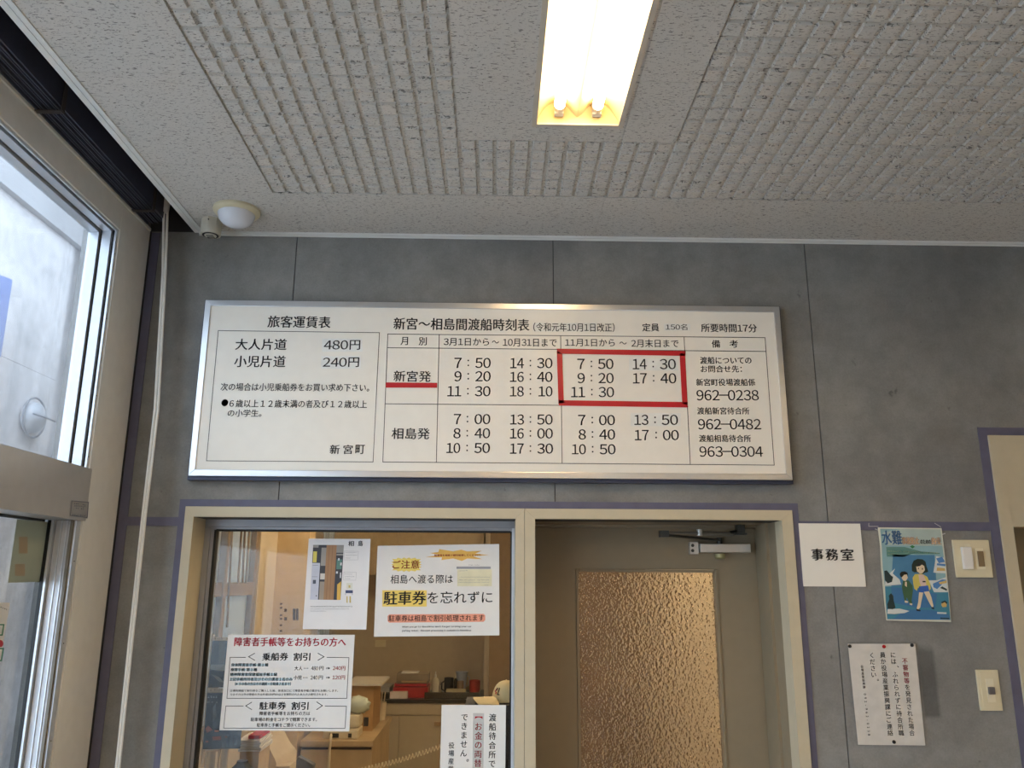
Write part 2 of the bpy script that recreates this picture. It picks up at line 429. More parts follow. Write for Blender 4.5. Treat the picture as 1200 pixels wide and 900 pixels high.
# ---- other walls, floor
bx('floor', (XL-.15, YF-.2, -.1), (XR+.15, 7.2, 0), M_FLOOR, kind='structure')
bx('wall_right', (XR, YF, 0), (XR+.12, YW+.1, ZC+.3), M_WALLP, kind='structure')
g = MB()
for a, b, c, d in ((XL-.15, 0, .75, ZC+.3), (1.75, 0, XR, ZC+.3), (.75, 0, 1.75, .9), (.75, 2.05, 1.75, ZC+.3)): g.box((a, YF-.12, b), (c, YF, d))
g.build('wall_front', M_WALLP, kind='structure')
w4 = struct_root('window_3', (1.25, YF, .9), 'window in the wall behind the camera')
for a, b, c, d in ((.75, .9, .80, 2.05), (1.70, .9, 1.75, 2.05), (.8, .9, 1.7, .95), (.8, 2.0, 1.7, 2.05), (1.23, .95, 1.27, 2.0)): bx('window_frame', (a, YF-.08, b), (c, YF-.02, d), M_ALU, w4)
bx('glass_pane', (.8, YF-.055, .95), (1.7, YF-.05, 2.0), GLASS, w4)

# ---- ceiling: core slab, boards with embossed squares
PX0 = XL+.152                     # room edge of blind pocket opening  (x = -1.073)
FIX = [(.216, 1.345), (.216, -.75), (1.95, 1.345), (1.95, -.75), (-.62, -2.45+.9), (.216+.9, -2.45)]     # fixture centres; all after the first are added unseen to brighten the room
FW2, FL2 = .113, .614
holes = [(fx-FW2, fy-FL2, fx+FW2, fy+FL2) for fx, fy in FIX]
ceil = struct_root('ceiling', (0, 0, ZC), 'off-white fissured mineral board ceiling')
rs = [(PX0+.02, YF, XR, YW)]
for h in holes: rs = subtract(rs, h)
g = MB()
for a, b, c, d in rs: g.box((a, b, ZC+.0110), (c, d, ZC+.05))
g.build('ceiling_core', M_WALLP, ceil)
PX, PY = .05067, .0569
X0, Y0 = -.108, 1.763
def cellkind(cx, cy):
    if cx < -.563-3*PX+.01 or cy > 2.218+3*PY: return 0
    if -.108 < cx < .347+3.4*PX and .5 < cy < 2.218-2.8*PY: return 0
    if cy < .5: return 0
    return 1
xb = [X0+.456*k for k in range(-2, 9)]; xb[0] = PX0+.033; xb = [x for x in xb if x < XR]+[XR]
yb = [Y0+.455*k for k in range(-11, 3)]; yb = [YF]+[y for y in yb if y > YF+.05 and y < YW-.1]+[YW]
for i in range(len(xb)-1):
    for j in range(len(yb)-1):
        x0, x1, y0, y1 = xb[i], xb[i+1], yb[j], yb[j+1]
        g = MB(); zt = ZC+.0080; has = False
        plain = [(x0+.0004, y0+.0006, x1-.0004, y1-.0006)]
        # embossed cells
        ks = range(math.floor((x0-X0)/PX-.01), math.ceil((x1-X0)/PX+.01)); ls = range(math.floor((y0-Y0)/PY-.01), math.ceil((y1-Y0)/PY+.01))
        ribs = []
        if y1 > .5:
            for a in ks:
                for b in ls:
                    cx, cy = X0+(a+.5)*PX, Y0+(b+.5)*PY
                    if cx < x0 or cx > x1 or cy < y0 or cy > y1 or not cellkind(cx, cy): continue
                    ribs.append((a, b))
        if ribs:
            amin, amax = min(r[0] for r in ribs), max(r[0] for r in ribs)
            # plain rest of the board, by rows
            for a, b in ribs:
                cx, cy = X0+(a+.5)*PX, Y0+(b+.5)*PY; h1, h2, k2 = PX/2-.0048, PY/2-.0048, .0030
                v = [(cx-h1, cy-h2, zt+.0005), (cx+h1, cy-h2, zt+.0005), (cx+h1, cy+h2, zt+.0005), (cx-h1, cy+h2, zt+.0005),
                     (cx-h1+k2, cy-h2+k2, ZC), (cx+h1-k2, cy-h2+k2, ZC), (cx+h1-k2, cy+h2-k2, ZC), (cx-h1+k2, cy+h2-k2, ZC)]
                if v[1][0] > XR or v[0][0] < x0-.001: continue
                g.add(v, [(4,5,6,7)[::-1], (0,1,5,4), (1,2,6,5), (2,3,7,6), (3,0,4,7)])
                plain = subtract(plain, (cx-PX/2, cy-PY/2, cx+PX/2, cy+PY/2))
            v = [(x0, y0, zt+.0003), (x1, y0, zt+.0003), (x1, y1, zt+.0003), (x0, y1, zt+.0003)]
            fl = [(x0, y0, x1, y1)]
            for h in holes: fl = subtract(fl, h)
            for a_, b_, c_, d_ in fl: g.add([(a_, b_, zt), (c_, b_, zt), (c_, d_, zt), (a_, d_, zt)], [(3,2,1,0)])
        for h in holes: plain = subtract(plain, h)
        for a_, b_, c_, d_ in plain:
            if c_-a_ > 1e-4 and d_-b_ > 1e-4: g.box((a_, b_, ZC), (c_, d_, zt))
        if g.v:
            o = g.build('ceiling_board', M_CEIL, ceil)

# ---- blind pocket and its trim
tr = MB().box((PX0, YF, ZC-.002), (PX0+.017, YW, ZC+.02)).box((PX0+.020, YF, ZC-.003), (PX0+.034, YW, ZC+.004)).box((PX0+.016, YF, ZC+.003), (PX0+.021, YW, ZC+.015))
o = tr.build('trim_11', M_BEIGE2); o['kind'] = 'structure'
pk = struct_root('trim_12', (PX0, 0, ZC), 'dark blind pocket above the window')
bx('pocket_side', (PX0, YF, ZC+.02), (PX0+.02, YW, ZC+.16), mat('pocket_shade_grey', (.10, .095, .09), .7), pk)  # grey darkened to carry the shade inside the pocket
bx('pocket_top', (XL-.12, YF, ZC+.16), (PX0+.02, YW, ZC+.18), mat('pocket_shade_grey', (.10, .095, .09), .7), pk)
bx('pocket_back', (XL-.12, YF, ZC+.004), (XL-.02, YW, ZC+.16), M_DARK, pk)
bx('sky_block', (XL-.4, YF-.2, ZC+.3), (XR+.15, 7.2, ZC+.42), M_DARK, kind='structure').name = 'ceiling_sky_block'  # unseen slab, added to block the sky from above
g = MB()
for a in ((XL-.15, YF, ZC+.18), ): g.box(a, (XL-.02, YW+.1, ZC+.3))
g.build('wall_left_upper', M_CONCX, kind='structure')
bl = thing('window_blind', 'raised dark navy slatted blind stacked in the pocket above the tall left window', 'blind', (XL+.04, 1.2, ZC+.012))
bx('head_rail', (XL+.018, -1.2, ZC+.105), (XL+.078, 2.64, ZC+.14), M_DARK, bl)
sb = MB().box((XL+.008, -1.2, ZC+.000), (XL+.0125, 2.64, ZC+.10)); s0 = sb.build('slat', M_BLIND, bl)
for k in range(1, 8):
    o = s0.copy(); COL.objects.link(o); o.parent = bl; o.location = (k*.0085, 0, .003*(k % 2)+.0015*k)
for yy in (1.30, 1.93, 2.52):
    g = MB().box((XL+.005, yy, ZC-.003), (XL+.076, yy+.016, ZC-.0005)).box((XL+.074, yy, ZC), (XL+.077, yy+.016, ZC+.105))
    g.build('ladder_clip', mat('clip_brown', (.07, .06, .06), .6), bl)
cd = thing('blind_cord', 'pair of beige blind pull cords hanging in the corner left of the timetable', 'cord', (-1.12, 2.64, z(1.2)))
p = onY(193.6, 249, 2.62)
MB().lathe([(.011, -.0), (.013, .03), (.013, .10)], (p.x, 2.62, p.z), 16).build('cord_cover', M_BEIGE2, cd)
for dx, b1 in ((-.006, 0), (.007, .003)):
    pts = [(p.x+dx, 2.62, p.z+.01)]
    for px_, py_ in ((192.0+dx*200, 320), (183+dx*250, 480), (169+dx*220, 600), (152+dx*200, 760), (137.5+dx*200, 900), (132+dx*200, 960)):
        q = onY(px_, py_, 2.62); pts.append((q.x, 2.62+b1, q.z))
    MB().tube(pts, .0045, 8).build('cord', M_BEIGE2, cd)

# ---- left window wall
wl = struct_root('wall_left', (XL, 0, 0), 'window wall on the left with wide beige frame')
JY = 2.475
g = MB().box((XL-.008, JY, 0), (XL, YW-.012, z(1.197))); g.build('jamb_face', M_BEIGE2, wl)
g = MB().box((XL-.008, YF, z(1.105)), (XL, JY-.0005, z(1.197))); g.build('head_face', M_BEIGE2, wl)
bx('head_lip', (XL-.002, YF, z(1.193)), (XL+.006, YW-.02, z(1.203)), M_WHITE, wl)
bx('jamb_core', (XL-.098, JY+.004, 0), (XL-.009, BY0+.2, ZC+.16), M_CONC, wl)
bx('head_core', (XL-.098, YF, z(1.11)), (XL-.009, JY, ZC+.004), M_CONC, wl)
bx('jamb_shadow_gap', (XL-.006, YW-.012, 0), (XL+.001, YW, z(1.197)), M_DARK, wl)

HT, HB = z(.325), z(.168)
win = struct_root('window_1', (XL, 1.0, HT), 'tall fixed window pane beside the wall')
def lring(xa, xb_, y1, z1, t, m, name, zb=HT):      # vertical + top member of one frame step; t = its visible lip
    g = MB().box((xa, y1, zb), (xb_, y1+t, z1+t)).box((xa, YF+.3, z1), (xb_, y1-.0005, z1+t))
    return g.build(name, m, win)
lring(XL-.012, XL-.006, JY-.010, z(1.097), .012, M_ALU, 'screw_strip')
lring(XL-.022, XL-.012, JY+.0, z(1.107), .012, M_GASK, 'gasket')
lring(XL-.050, XL-.022, JY-.012, z(1.095), .03, M_ALU, 'frame_step')
lring(XL-.058, XL-.050, JY-.006, z(1.101), .012, M_GASK, 'gasket')
lring(XL-.092, XL-.058, JY-.018, z(1.088), .03, M_ALU, 'frame_step')
for zz in (1.02, .80, .55, .36):
    q = (XL-.006, JY-.004, z(zz)); MB().lathe([(.002, 0), (.0015, .001)], q, 10, 'x').build('screw', M_GASK, win)
bx('glass_pane', (XL-.089, -1.0, HT), (XL-.083, JY-.017, z(1.095)), DUSTY, win)
for yy in (-1.05, ): bx('mullion', (XL-.10, yy-.03, HT), (XL-.02, yy+.05, z(1.1)), M_ALU, win)
bx('wall_left_daylight_block', (XL-.15, YF+.3, 0), (XL-.001, -1.08, z(1.1)), M_WALLP, kind='structure')  # unseen solid wall, added to cut daylight behind the camera
# header (door operator box)
hd = struct_root('door_2', (XL, 2.0, 0), 'automatic sliding glass door under a grey header box')
bx('header_box', (XL-.13, YF+.3, HB), (XL+.002, JY+.012, HT), mat('header_grey', (.52, .52, .53), .32, .4, noise=.03), hd, bevel=.0015)
bx('header_gasket', (XL-.10, YF+.3, HB-.007), (XL-.085, JY-.05, HB), M_GASK, hd)
g = MB().box((XL-.010, JY-.028, 0), (XL-.004, JY-.002, HB-.001)); g.build('screw_strip', M_ALU, hd)
g = MB().box((XL-.018, JY-.036, 0), (XL-.010, JY-.012, HB-.001)); g.build('frame_groove', mat('groove_brown', (.16, .14, .11), .6), hd)
g = MB().box((XL-.062, JY-.030, 0), (XL-.018, JY+.002, HB-.001)); g.build('frame_reveal', M_ALUD if False else mat('matt_aluminium', (.50, .50, .52), .45, .3, noise=.04), hd)
g = MB().box((XL-.030, JY-.033, 0), (XL-.027, JY-.029, HB-.001)).box((XL-.046, JY-.033, 0), (XL-.043, JY-.029, HB-.001)); g.build('reveal_rib', M_ALU, hd)
g = MB().box((XL-.071, JY-.042, 0), (XL-.064, JY-.012, HB-.001)); g.build('door_stile', M_ALU, hd)
g = MB().box((XL-.080, JY-.044, 0), (XL-.071, JY-.016, HB-.001)); g.build('gasket', M_GASK, hd)
bx('glass_pane', (XL-.089, .9, .05), (XL-.083, JY-.025, HB), GLASS, hd)
bx('door_stile', (XL-.10, .86, 0), (XL-.07, .9, HB), M_ALU, hd)
bx('glass_pane', (XL-.069, -1.0, .05), (XL-.063, .86, HB), GLASS, hd)
for yy in (-1.05,): bx('mullion', (XL-.10, yy-.03, 0), (XL-.02, yy+.05, HB), M_ALU, hd)
for zz in (.05, -.18, -.44):
    MB().lathe([(.002, 0), (.0015, .001)], (XL-.004, JY-.014, z(zz)), 10, 'x').build('screw', M_GASK, hd)
bx('wall_left_corner', (XL-.15, YF, 0), (XL, YF+.3, ZC), M_WALLP, kind='structure')
# maker's sticker on the header
sh = Sheet('X', XL+.0035, (0, 580), 6.425)
st = thing('header_sticker', 'small silver maintenance sticker at the right end of the grey door header', 'sticker', sh.P(600, 100))
sh.panel('sticker_sheet', [(535, 38), (670, 50), (660, 178), (523, 160)], mat('silver_film', (.42, .43, .45), .3, .4), st)
g = MB(); sh.line(g, [(540, 45), (664, 56), (655, 170), (529, 154), (540, 45)], 3)
for y_ in (66, 82, 98): sh.tiny(g, 556, 645, y_, 12, y_+8)
sh.tiny(g, 540, 645, 150, 14, 158)
g.build('print', mat('blue_ink', (.05, .08, .16), .5), st)
# film sticker on the door glass
sh = Sheet('X', XL-.082, (0, 580), 6.425)
fs = thing('glass_film_notice', 'faded olive translucent notice sheet stuck on the sliding door glass', 'notice', sh.P(200, 400))
sh.panel('film', [(128, 183), (392, 207), (325, 655), (60, 662)], film_mat('olive_film', (.30, .31, .24), .93), fs)
g = MB()
for (a, b, c, d) in ((140, 315, 205, 440), (110, 520, 185, 610)): sh.rect(g, a, b, c, d, .001)
g.build('print', film_mat('film_print', (.34, .27, .19), .9), fs)
# pictogram notice, left edge
sh = Sheet('X', XL-.082, (0, 690), 4.283)
pn = thing('pictogram_notice', 'white pictogram notice with green and red marks on the door glass at the left edge', 'notice', sh.P(0, 200))
sh.panel('sheet', [(-60, 64), (50, 70), (0, 372), (-110, 380)], M_PAPER, pn)
g = MB(); sh.line(g, [(-30, 180), (18, 180), (10, 232), (-40, 232)], 6); sh.line(g, [(-20, 300), (16, 300), (6, 360), (-50, 362)], 7); g.build('green_mark', mat('green_ink', (.03, .22, .13), .5), pn)
g = MB(); sh.poly(g, [(-30, 255)]+[(2+14*math.cos(a/6*math.pi), 275+18*math.sin(a/6*math.pi)) for a in range(-3, 4)]+[(-30, 295)], .0006); g.build('red_mark', M_REDINK, pn)
g = MB(); sh.tiny(g, 0, 36, 92, 8, 108); g.build('print', M_INK, pn)

# ---- outside
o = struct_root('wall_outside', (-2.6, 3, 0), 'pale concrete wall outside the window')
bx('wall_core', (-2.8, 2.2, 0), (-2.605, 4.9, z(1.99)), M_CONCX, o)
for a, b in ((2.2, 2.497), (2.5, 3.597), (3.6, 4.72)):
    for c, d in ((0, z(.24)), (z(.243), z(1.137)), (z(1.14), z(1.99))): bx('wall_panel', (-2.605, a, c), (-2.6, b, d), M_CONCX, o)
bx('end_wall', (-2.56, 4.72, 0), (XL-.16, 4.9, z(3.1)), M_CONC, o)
bx('fascia', (-2.9, 2.2, z(1.99)), (-2.56, 4.9, z(3.1)), mat('fascia_shaded_concrete', (.46, .45, .46), .8, noise=.08, nscale=3), o)  # darker concrete puts the shade above the wall edge into the colour
bx('ground', (-14, -12, -.14), (XL-.16, 9, -.05), M_GROUND, kind='structure').name = 'floor_outside'
sh = Sheet('X', -2.594, (0, 330), 4.7375)
q = thing('blue_poster', 'pale blue poster on the outside concrete wall at the left edge', 'poster', sh.P(0, 200))
sh.panel('sheet', [(-60, -60), (70, -10), (5, 420), (-120, 400)], mat('blue_print', (.22, .30, .62), .6), q)
q = thing('wall_lamp', 'round wire-guarded wall lamp on the outside concrete wall', 'lamp', sh.P(150, 755))
c = sh.P(160, 755); R0 = (sh.P(95, 755)-sh.P(232, 755)).length/2*.92
MB().lathe([(R0*.8, 0), (R0*.8, .02), (R0*.7, .05), (R0*.35, .075), (.002, .08)], (c.x+.004, c.y, c.z), 24, 'x').build('lens', mat('frosted_lens', (.55, .56, .60), .3), q)
ring = [(c.x+.03, c.y+R0*math.cos(t*math.pi/16), c.z+R0*math.sin(t*math.pi/16)) for t in range(33)]
MB().tube(ring, .006, 6).tube([(c.x+.085, c.y-R0, c.z), (c.x+.095, c.y, c.z), (c.x+.085, c.y+R0, c.z)], .005, 6).build('wire_guard', mat('guard_grey', (.3, .3, .33), .5), q)

# ---- twin-tube ceiling fixtures
def fixture(fx, fy, first):
    t = thing('ceiling_light', 'recessed twin-tube fluorescent light glowing warm above the timetable', 'ceiling light', (fx, fy, ZC))
    g = MB(); a, b = FW2, FL2
    for (x0, y0, x1, y1) in ((fx-a-.011, fy-b-.011, fx+a+.011, fy-b+.003), (fx-a-.011, fy+b-.003, fx+a+.011, fy+b+.011), (fx-a-.011, fy-b+.003, fx-a+.003, fy+b-.003), (fx+a-.003, fy-b+.003, fx+a+.011, fy+b-.003)):
        g.box((x0, y0, ZC-.004), (x1, y1, ZC+.001))
    g.build('frame', mat('fixture_rim', (.55, .50, .42), .4), t)
    # two parabolic troughs
    n = 14
    for sx in (-1, 1):
        v = []; cx = fx+sx*a/2; hw = a/2
        for i in range(n+1):
            u = -1+2*i/n; zz = ZC+.062*(1-abs(u)**2.2)+.002+(0 if (u*sx > 0) else .018*abs(u)**6)
            v += [(cx+u*hw, fy-b, zz), (cx+u*hw, fy+b, zz)]
        f = [(2*i, 2*i+2, 2*i+3, 2*i+1) for i in range(n)]
        g = MB().add(v, f); g.sm = True; g.build('reflector', M_REFL, t)
    for yy, s in ((fy+b-.001, 1), (fy-b+.001, -1)):
        bx('end_plate', (fx-a, yy, ZC+.001), (fx+a, yy+s*.003, ZC+.08), M_REFL, t)
    for sx in (-1, 1):
        cx = fx+sx*.051; zz = ZC+.034
        tb_ = MB().tube([(cx, fy-.575, zz), (cx, fy+.575, zz)], .0145, 16).build('tube', M_TUBE, t)
        for s in (-1, 1):
            yy = fy+s*.577
            MB().tube([(cx, yy, zz), (cx, yy+s*.018, zz)], .0135, 16).build('tube_cap', M_ALU, tb_)
            MB().box((cx-.012, yy+s*.018, zz-.014), (cx+.012, yy+s*.034, zz+.024)).build('socket', M_WHITE, t)
    g = MB().box((fx-a-.002, fy-b-.002, ZC+.084), (fx+a+.002, fy+b+.002, ZC+.088)); g.build('housing', M_WHITE, t)
    return t
fx0 = fixture(*FIX[0], True)
lb = ['', 'added unseen twin-tube light behind the camera position on the left row', 'added unseen twin-tube light in the right-hand row near the timetable wall', 'added unseen twin-tube light in the right-hand row behind the camera']
lb += ['added unseen twin-tube light near the window behind the camera', 'added unseen twin-tube light farthest behind the camera']
for k in range(1, len(FIX)):
    r = fx0.copy(); COL.objects.link(r); r.location = (FIX[k][0], FIX[k][1], ZC); r['label'] = lb[k]
    for ch in fx0.children:
        c = ch.copy(); COL.objects.link(c); c.parent = r
        for gc in ch.children:
            d = gc.copy(); COL.objects.link(d); d.parent = c

# ---- ceiling sensor and small speaker
c = onY(276, 241, 2.515); sx_, sy_ = -.868, 2.515
t = thing('motion_sensor', 'white domed motion sensor with cream base and red light on the ceiling', 'sensor', (sx_, sy_, ZC))
MB().lathe([(.076, 0), (.076, -.008), (.070, -.015), (.060, -.017)], (sx_, sy_, ZC), 36).build('base', M_CREAM, t)
dome = MB().lathe([(.060, -.012), (.0595, -.022), (.055, -.036), (.045, -.048), (.030, -.057), (.012, -.0615), (.001, -.062)], (sx_, sy_, ZC), 36).build('dome', mat('milky_dome', (.70, .72, .78), .25, noise=.01), t)
q = onY(284.5, 242.5, 2.515-.045)
MB().sphere((q.x, q.y, q.z), .0035, 10, 6).build('indicator_light', mat('red_led', (.9, .1, .05), .4, emit=((1, .12, .06), 4)), dome)
cx, cy = onY(248, 262, 2.60).x, 2.60
t = thing('ceiling_buzzer', 'small octagonal cream buzzer with dark grille beside the domed sensor', 'buzzer', (cx, cy, ZC))
MB().lathe([(.036, 0), (.036, -.05), (.033, -.055)], (cx, cy, ZC), 8).build('body', mat('cream_dull', (.52, .50, .42), .4), t)
gr_ = MB().lathe([(.027, -.0552), (.027, -.0562)], (cx, cy, ZC), 24).build('grille', M_GASK, t)
MB().lathe([(.020, -.0560), (.020, -.0575), (.012, -.0590)], (cx, cy, ZC), 24).build('grille_ring', mat('cream_dull', (0, 0, 0)), gr_)
g = MB()
for k in range(3): g.box((cx-.012, cy-.010+k*.009, ZC-.0600), (cx+.012, cy-.007+k*.009, ZC-.0588))
g.build('grille_slots', M_GASK, gr_)
q = onY(245, 250, cy-.036); MB().sphere((q.x, q.y, ZC-.012), .0025, 8, 5).build('screw', M_GASK, t)

# ================================================================ frame of counter window and office door
def lp(x0, x1, z0, z1, name, m, y0, y1, parent): return bx(name, (x0, y0, z0), (x1, y1, z1), m, parent)
fr = struct_root('trim_13', (0, YW, 0), 'beige steel frame around the counter window and office door')
fi0, fi1, fit = -.9765, .952, z(.1985)
d0, d1, d2 = .0715, .101, .1355
def mitre(pts, y0=YW-.012, y1=YW+.06, name='casing'): MB().prism([(x, y0, zz) for x, zz in pts], (0, y1-y0, 0)).build(name, M_BEIGE, fr)
gm = .0006
mitre([(fo0, 0), (fi0, 0), (fi0, fit-gm), (fo0, ft-gm)])
mitre([(fo0, ft), (fi0, fit), (d0, fit), (d1-gm, ft)])
mitre([(d0, 0), (d1-gm, 0), (d1-gm, ft-gm), (d0, fit-gm)])
mitre([(d1+gm, 0), (d2, 0), (d2, fit-gm), (d1+gm, ft-gm)])
mitre([(d1+gm, ft), (d2, fit), (fi1, fit), (fo1, ft)])
mitre([(fo1, ft-gm), (fi1, fit-gm), (fi1, 0), (fo1, 0)])
# reveals
bx('reveal', (fo0+.002, YW+.06, 0), (fi0, YW+.20, fit+.02), M_BEIGE, fr)
bx('reveal', (fi0, YW+.06, fit), (d0, YW+.20, fit+.02), M_BEIGE, fr)
bx('reveal', (d2, YW+.06, fit), (fi1, YW+.33, fit+.02), M_DOOR, fr)
bx('reveal', (fi1, YW+.06, 0), (fo1-.002, YW+.33, fit+.02), M_DOOR, fr)
bx('reveal', (d1-.012, YW+.06, 0), (d2, YW+.33, fit+.02), M_DOOR, fr)
bx('reveal', (d0, YW+.06, 0), (d0+.015, YW+.20, fit+.02), M_BEIGE, fr)
# stops in the door reveal
bx('door_stop', (fi1-.010, YW+.135, 0), (fi1, YW+.16, fit), M_DOOR, fr)
bx('door_stop', (fi1-.006, YW+.16, 0), (fi1, YW+.265, fit), M_DOOR, fr)
bx('door_stop', (d2, YW+.24, 0), (d2+.008, YW+.265, fit), M_DOOR, fr)
bx('door_stop', (d2, YW+.24, fit-.010), (fi1, YW+.265, fit), M_DOOR, fr)

# ---- counter window (aluminium sliding sash)
WY = YW+.115
w2 = struct_root('window_2', (-.45, WY, .95), 'aluminium framed counter window of the office')
ax0, ax1, at_ = fi0, d0, fit
gT = onY(420, 622, WY).z; gL = onY(254, 622, WY).x; gR = onY(598.5, 622, WY).x
bx('frame_head', (ax0, WY-.012, at_-.024), (ax1, WY+.06, at_), M_ALUD, w2, bevel=.001)
bx('frame_head', (ax0+.004, WY-.004, gT+.002), (ax1-.002, WY+.05, at_-.0245), M_ALUD, w2, bevel=.001)
bx('frame_jamb', (ax0, WY-.012, .95), (ax0+.018, WY+.06, at_-.0245), M_ALUD, w2, bevel=.001)
bx('frame_jamb', (ax0+.0185, WY-.004, .95), (gL-.006, WY+.05, gT+.002), M_ALUD, w2, bevel=.001)
bx('frame_jamb', (gR+.004, WY-.012, .95), (ax1, WY+.06, at_-.0245), M_ALU, w2, bevel=.001)
bx('gasket', (gL-.006, WY-.006, .95), (gL+.001, WY+.02, gT), M_GASK, w2)
bx('gasket', (gR-.001, WY-.005, .95), (gR+.004, WY+.02, gT), M_GASK, w2)
bx('gasket', (gL, WY-.005, gT-.004), (gR, WY+.02, gT+.002), M_GASK, w2)
bx('glass_pane', (gL, WY+.004, .95), (gR, WY+.009, gT-.003), GLASS, w2)
bx('frame_sill', (ax0, WY-.012, .90), (ax1, WY+.06, .95), M_ALUD, w2)

# ---- office door
DY = 2.970
dr = struct_root('door_1', (.55, DY, 0), 'beige office door with a figured glass panel')
q0 = onY(600+220/2.811, 580+255/2.811, DY); q1 = onY(600+665/2.811, 580+260/2.811, DY)
gx0, gx1, gz1 = q0.x, q1.x, q0.z; gz0 = .75
lx0, lx1, lt = d2+.003, fi1-.003, fit-.004
bx('door_stile', (lx0, DY, .01), (gx0-.012, DY+.038, lt), M_DOOR, dr)
bx('door_stile', (gx1+.012, DY, .01), (lx1, DY+.038, lt), M_DOOR, dr)
bx('door_rail', (gx0-.012, DY, gz1+.012), (gx1+.012, DY+.038, lt), M_DOOR, dr)
bx('door_rail', (gx0-.012, DY, .01), (gx1+.012, DY+.038, gz0-.012), M_DOOR, dr)
g = MB()
for a, b, c, d in ((gx0-.012, gz0-.012, gx0, gz1+.012), (gx1, gz0-.012, gx1+.012, gz1+.012), (gx0, gz1, gx1, gz1+.012), (gx0, gz0-.012, gx1, gz0)):
    g.box((a+.0012, DY-.006, b+.0012), (c-.0012, DY+.03, d-.0012))
g.build('glazing_bead', M_DOOR, dr, bevel=.001)
bx('glass_pane', (gx0, DY+.012, gz0), (gx1, DY+.017, gz1), M_OBS, dr)
# door closer
CY = DY-.045
M_CL = mat('closer_silver', (.55, .53, .49), .3, .7)
M_CLD = mat('closer_arm', (.06, .06, .055), .35, .8)
sh = Sheet('Y', CY, (750, 590), 6)
t = thing('door_closer', 'silver hydraulic door closer with folded dark arms at the top of the office door', 'door closer', sh.P(600, 310))
a = sh.P(425, 282); b = sh.P(782, 346)
bx('body', (a.x, CY, b.z), (b.x, DY-.001, a.z), M_CL, t, bevel=.003)
a = sh.P(358, 268); b = sh.P(424, 356)
ebk = bx('end_bracket', (a.x, CY+.02, b.z), (b.x, DY-.001, a.z), M_CL, t, bevel=.002)
for yy in (293, 330):
    c = sh.P(380, yy); MB().lathe([(.006, 0), (.005, .002)], (c.x, CY+.020, c.z), 14, 'y').build('screw', M_CLD, ebk)
a = sh.P(555, 362); MB().lathe([(.018, 0), (.018, -.012), (.012, -.018)], (sh.P(575, 362).x, CY+.024, sh.P(575, 354).z), 20).build('valve_cap', mat('brass_cap', (.35, .32, .16), .4, .3), t)
MB().lathe([(.010, 0), (.010, .022)], (sh.P(572, 270).x, CY+.024, sh.P(575, 284).z), 16).build('spindle', M_CLD, t)
p0, p1, p2 = sh.P(572, 256), sh.P(140, 228), sh.P(690, 190)
g = MB().tube([(p0.x, CY+.02, p0.z), (p1.x, CY-.07, p1.z)], .0045, 8).box((p1.x-.016, CY-.082, p1.z-.008), (p1.x+.016, CY-.058, p1.z+.014)); g.build('lower_arm', M_CLD, t)
g = MB().tube([(p1.x, CY-.07, p1.z+.008), (sh.P(380, 212).x, CY-.05, sh.P(380, 214).z)], .005, 8).tube([(sh.P(375, 212).x, CY-.05, sh.P(380, 214).z), (sh.P(640, 220).x, CY-.02, sh.P(640, 218).z)], .0075, 8)
g.build('upper_arm', mat('arm_grey', (.22, .21, .19), .35, .7), t)
c = sh.P(395, 212); MB().lathe([(.010, -.01), (.010, .012)], (c.x, CY-.048, c.z), 14).build('adjuster', M_CL, t)
c = sh.P(690, 195)
g = MB().box((c.x-.022, CY-.03, c.z-.014), (c.x+.022, CY+.0, c.z-.008)).box((c.x-.012, CY-.03, fit-.030), (c.x+.016, CY-.004, fit-.001)).tube([(c.x-.035, CY-.02, c.z-.010), (c.x+.012, CY-.018, c.z+.002)], .009, 8)
g.build('soffit_bracket', M_CLD, t)

# ---- right-hand door
rd = struct_root('door_3', (2.2, YW, 0), 'beige framed doorway at the right edge')
x0, x1 = rb0+.030, 2.615; zt = rbt-.028; zl = onY(1190, 617.5, YW).z; xi = onY(1184.8, 618, YW).x
MB().prism([(x0, YW-.012, 0), (xi, YW-.012, 0), (xi, YW-.012, zt-.0), (x0, YW-.012, zt)], (0, .12, 0)).build('casing', M_BEIGE, rd)
bx('casing', (2.575, YW-.012, 0), (x1, YW+.11, zt), M_BEIGE, rd)
bx('transom_panel', (xi+.001, YW-.010, zl), (2.574, YW+.11, zt), M_BEIGE, rd)
bx('door_leaf', (xi+.001, YW+.085, .01), (2.574, YW+.12, zl), M_DOOR, rd)

# ================================================================ TIMETABLE BOARD
BF = 2.662
Zb1 = Sheet('Y', BF, (210, 340), 3.75); Zb2 = Sheet('Y', BF, (440, 350), 4.2846); Zb3 = Sheet('Y', BF, (650, 350), 4.0897); ZP = Sheet('Y', BF)
bo = thing('timetable_board', 'long white ferry fare and timetable board in a silver frame on the concrete wall', 'sign', (0, YW-.004, z(.33)))
TL, TRt, BRt, BLt = ZP.P(240.2, 351.5), ZP.P(913.2, 360), ZP.P(928.2, 561.5), ZP.P(221.8, 559)
bx0, bx1 = (TL.x+BLt.x)/2, (TRt.x+BRt.x)/2; bz1, bz0 = (TL.z+TRt.z)/2, (BRt.z+BLt.z)/2
fwid = .0205
bx('backing', (bx0+.004, BF+.006, bz0+.004), (bx1-.004, YW-.002, bz1-.004), M_DARK, bo)
def brail(p, name='frame_rail'): MB().prism([(x, BF-.004, zz) for x, zz in p], (0, .012, 0)).build(name, mat('silver_frame', (.62, .63, .65), .28, .85, noise=.02), bo, bevel=.0012)
k = fwid
brail([(bx0, bz0), (bx0+k, bz0+k), (bx0+k, bz1-k), (bx0, bz1)]); brail([(bx1, bz0), (bx1-k, bz0+k), (bx1-k, bz1-k), (bx1, bz1)])
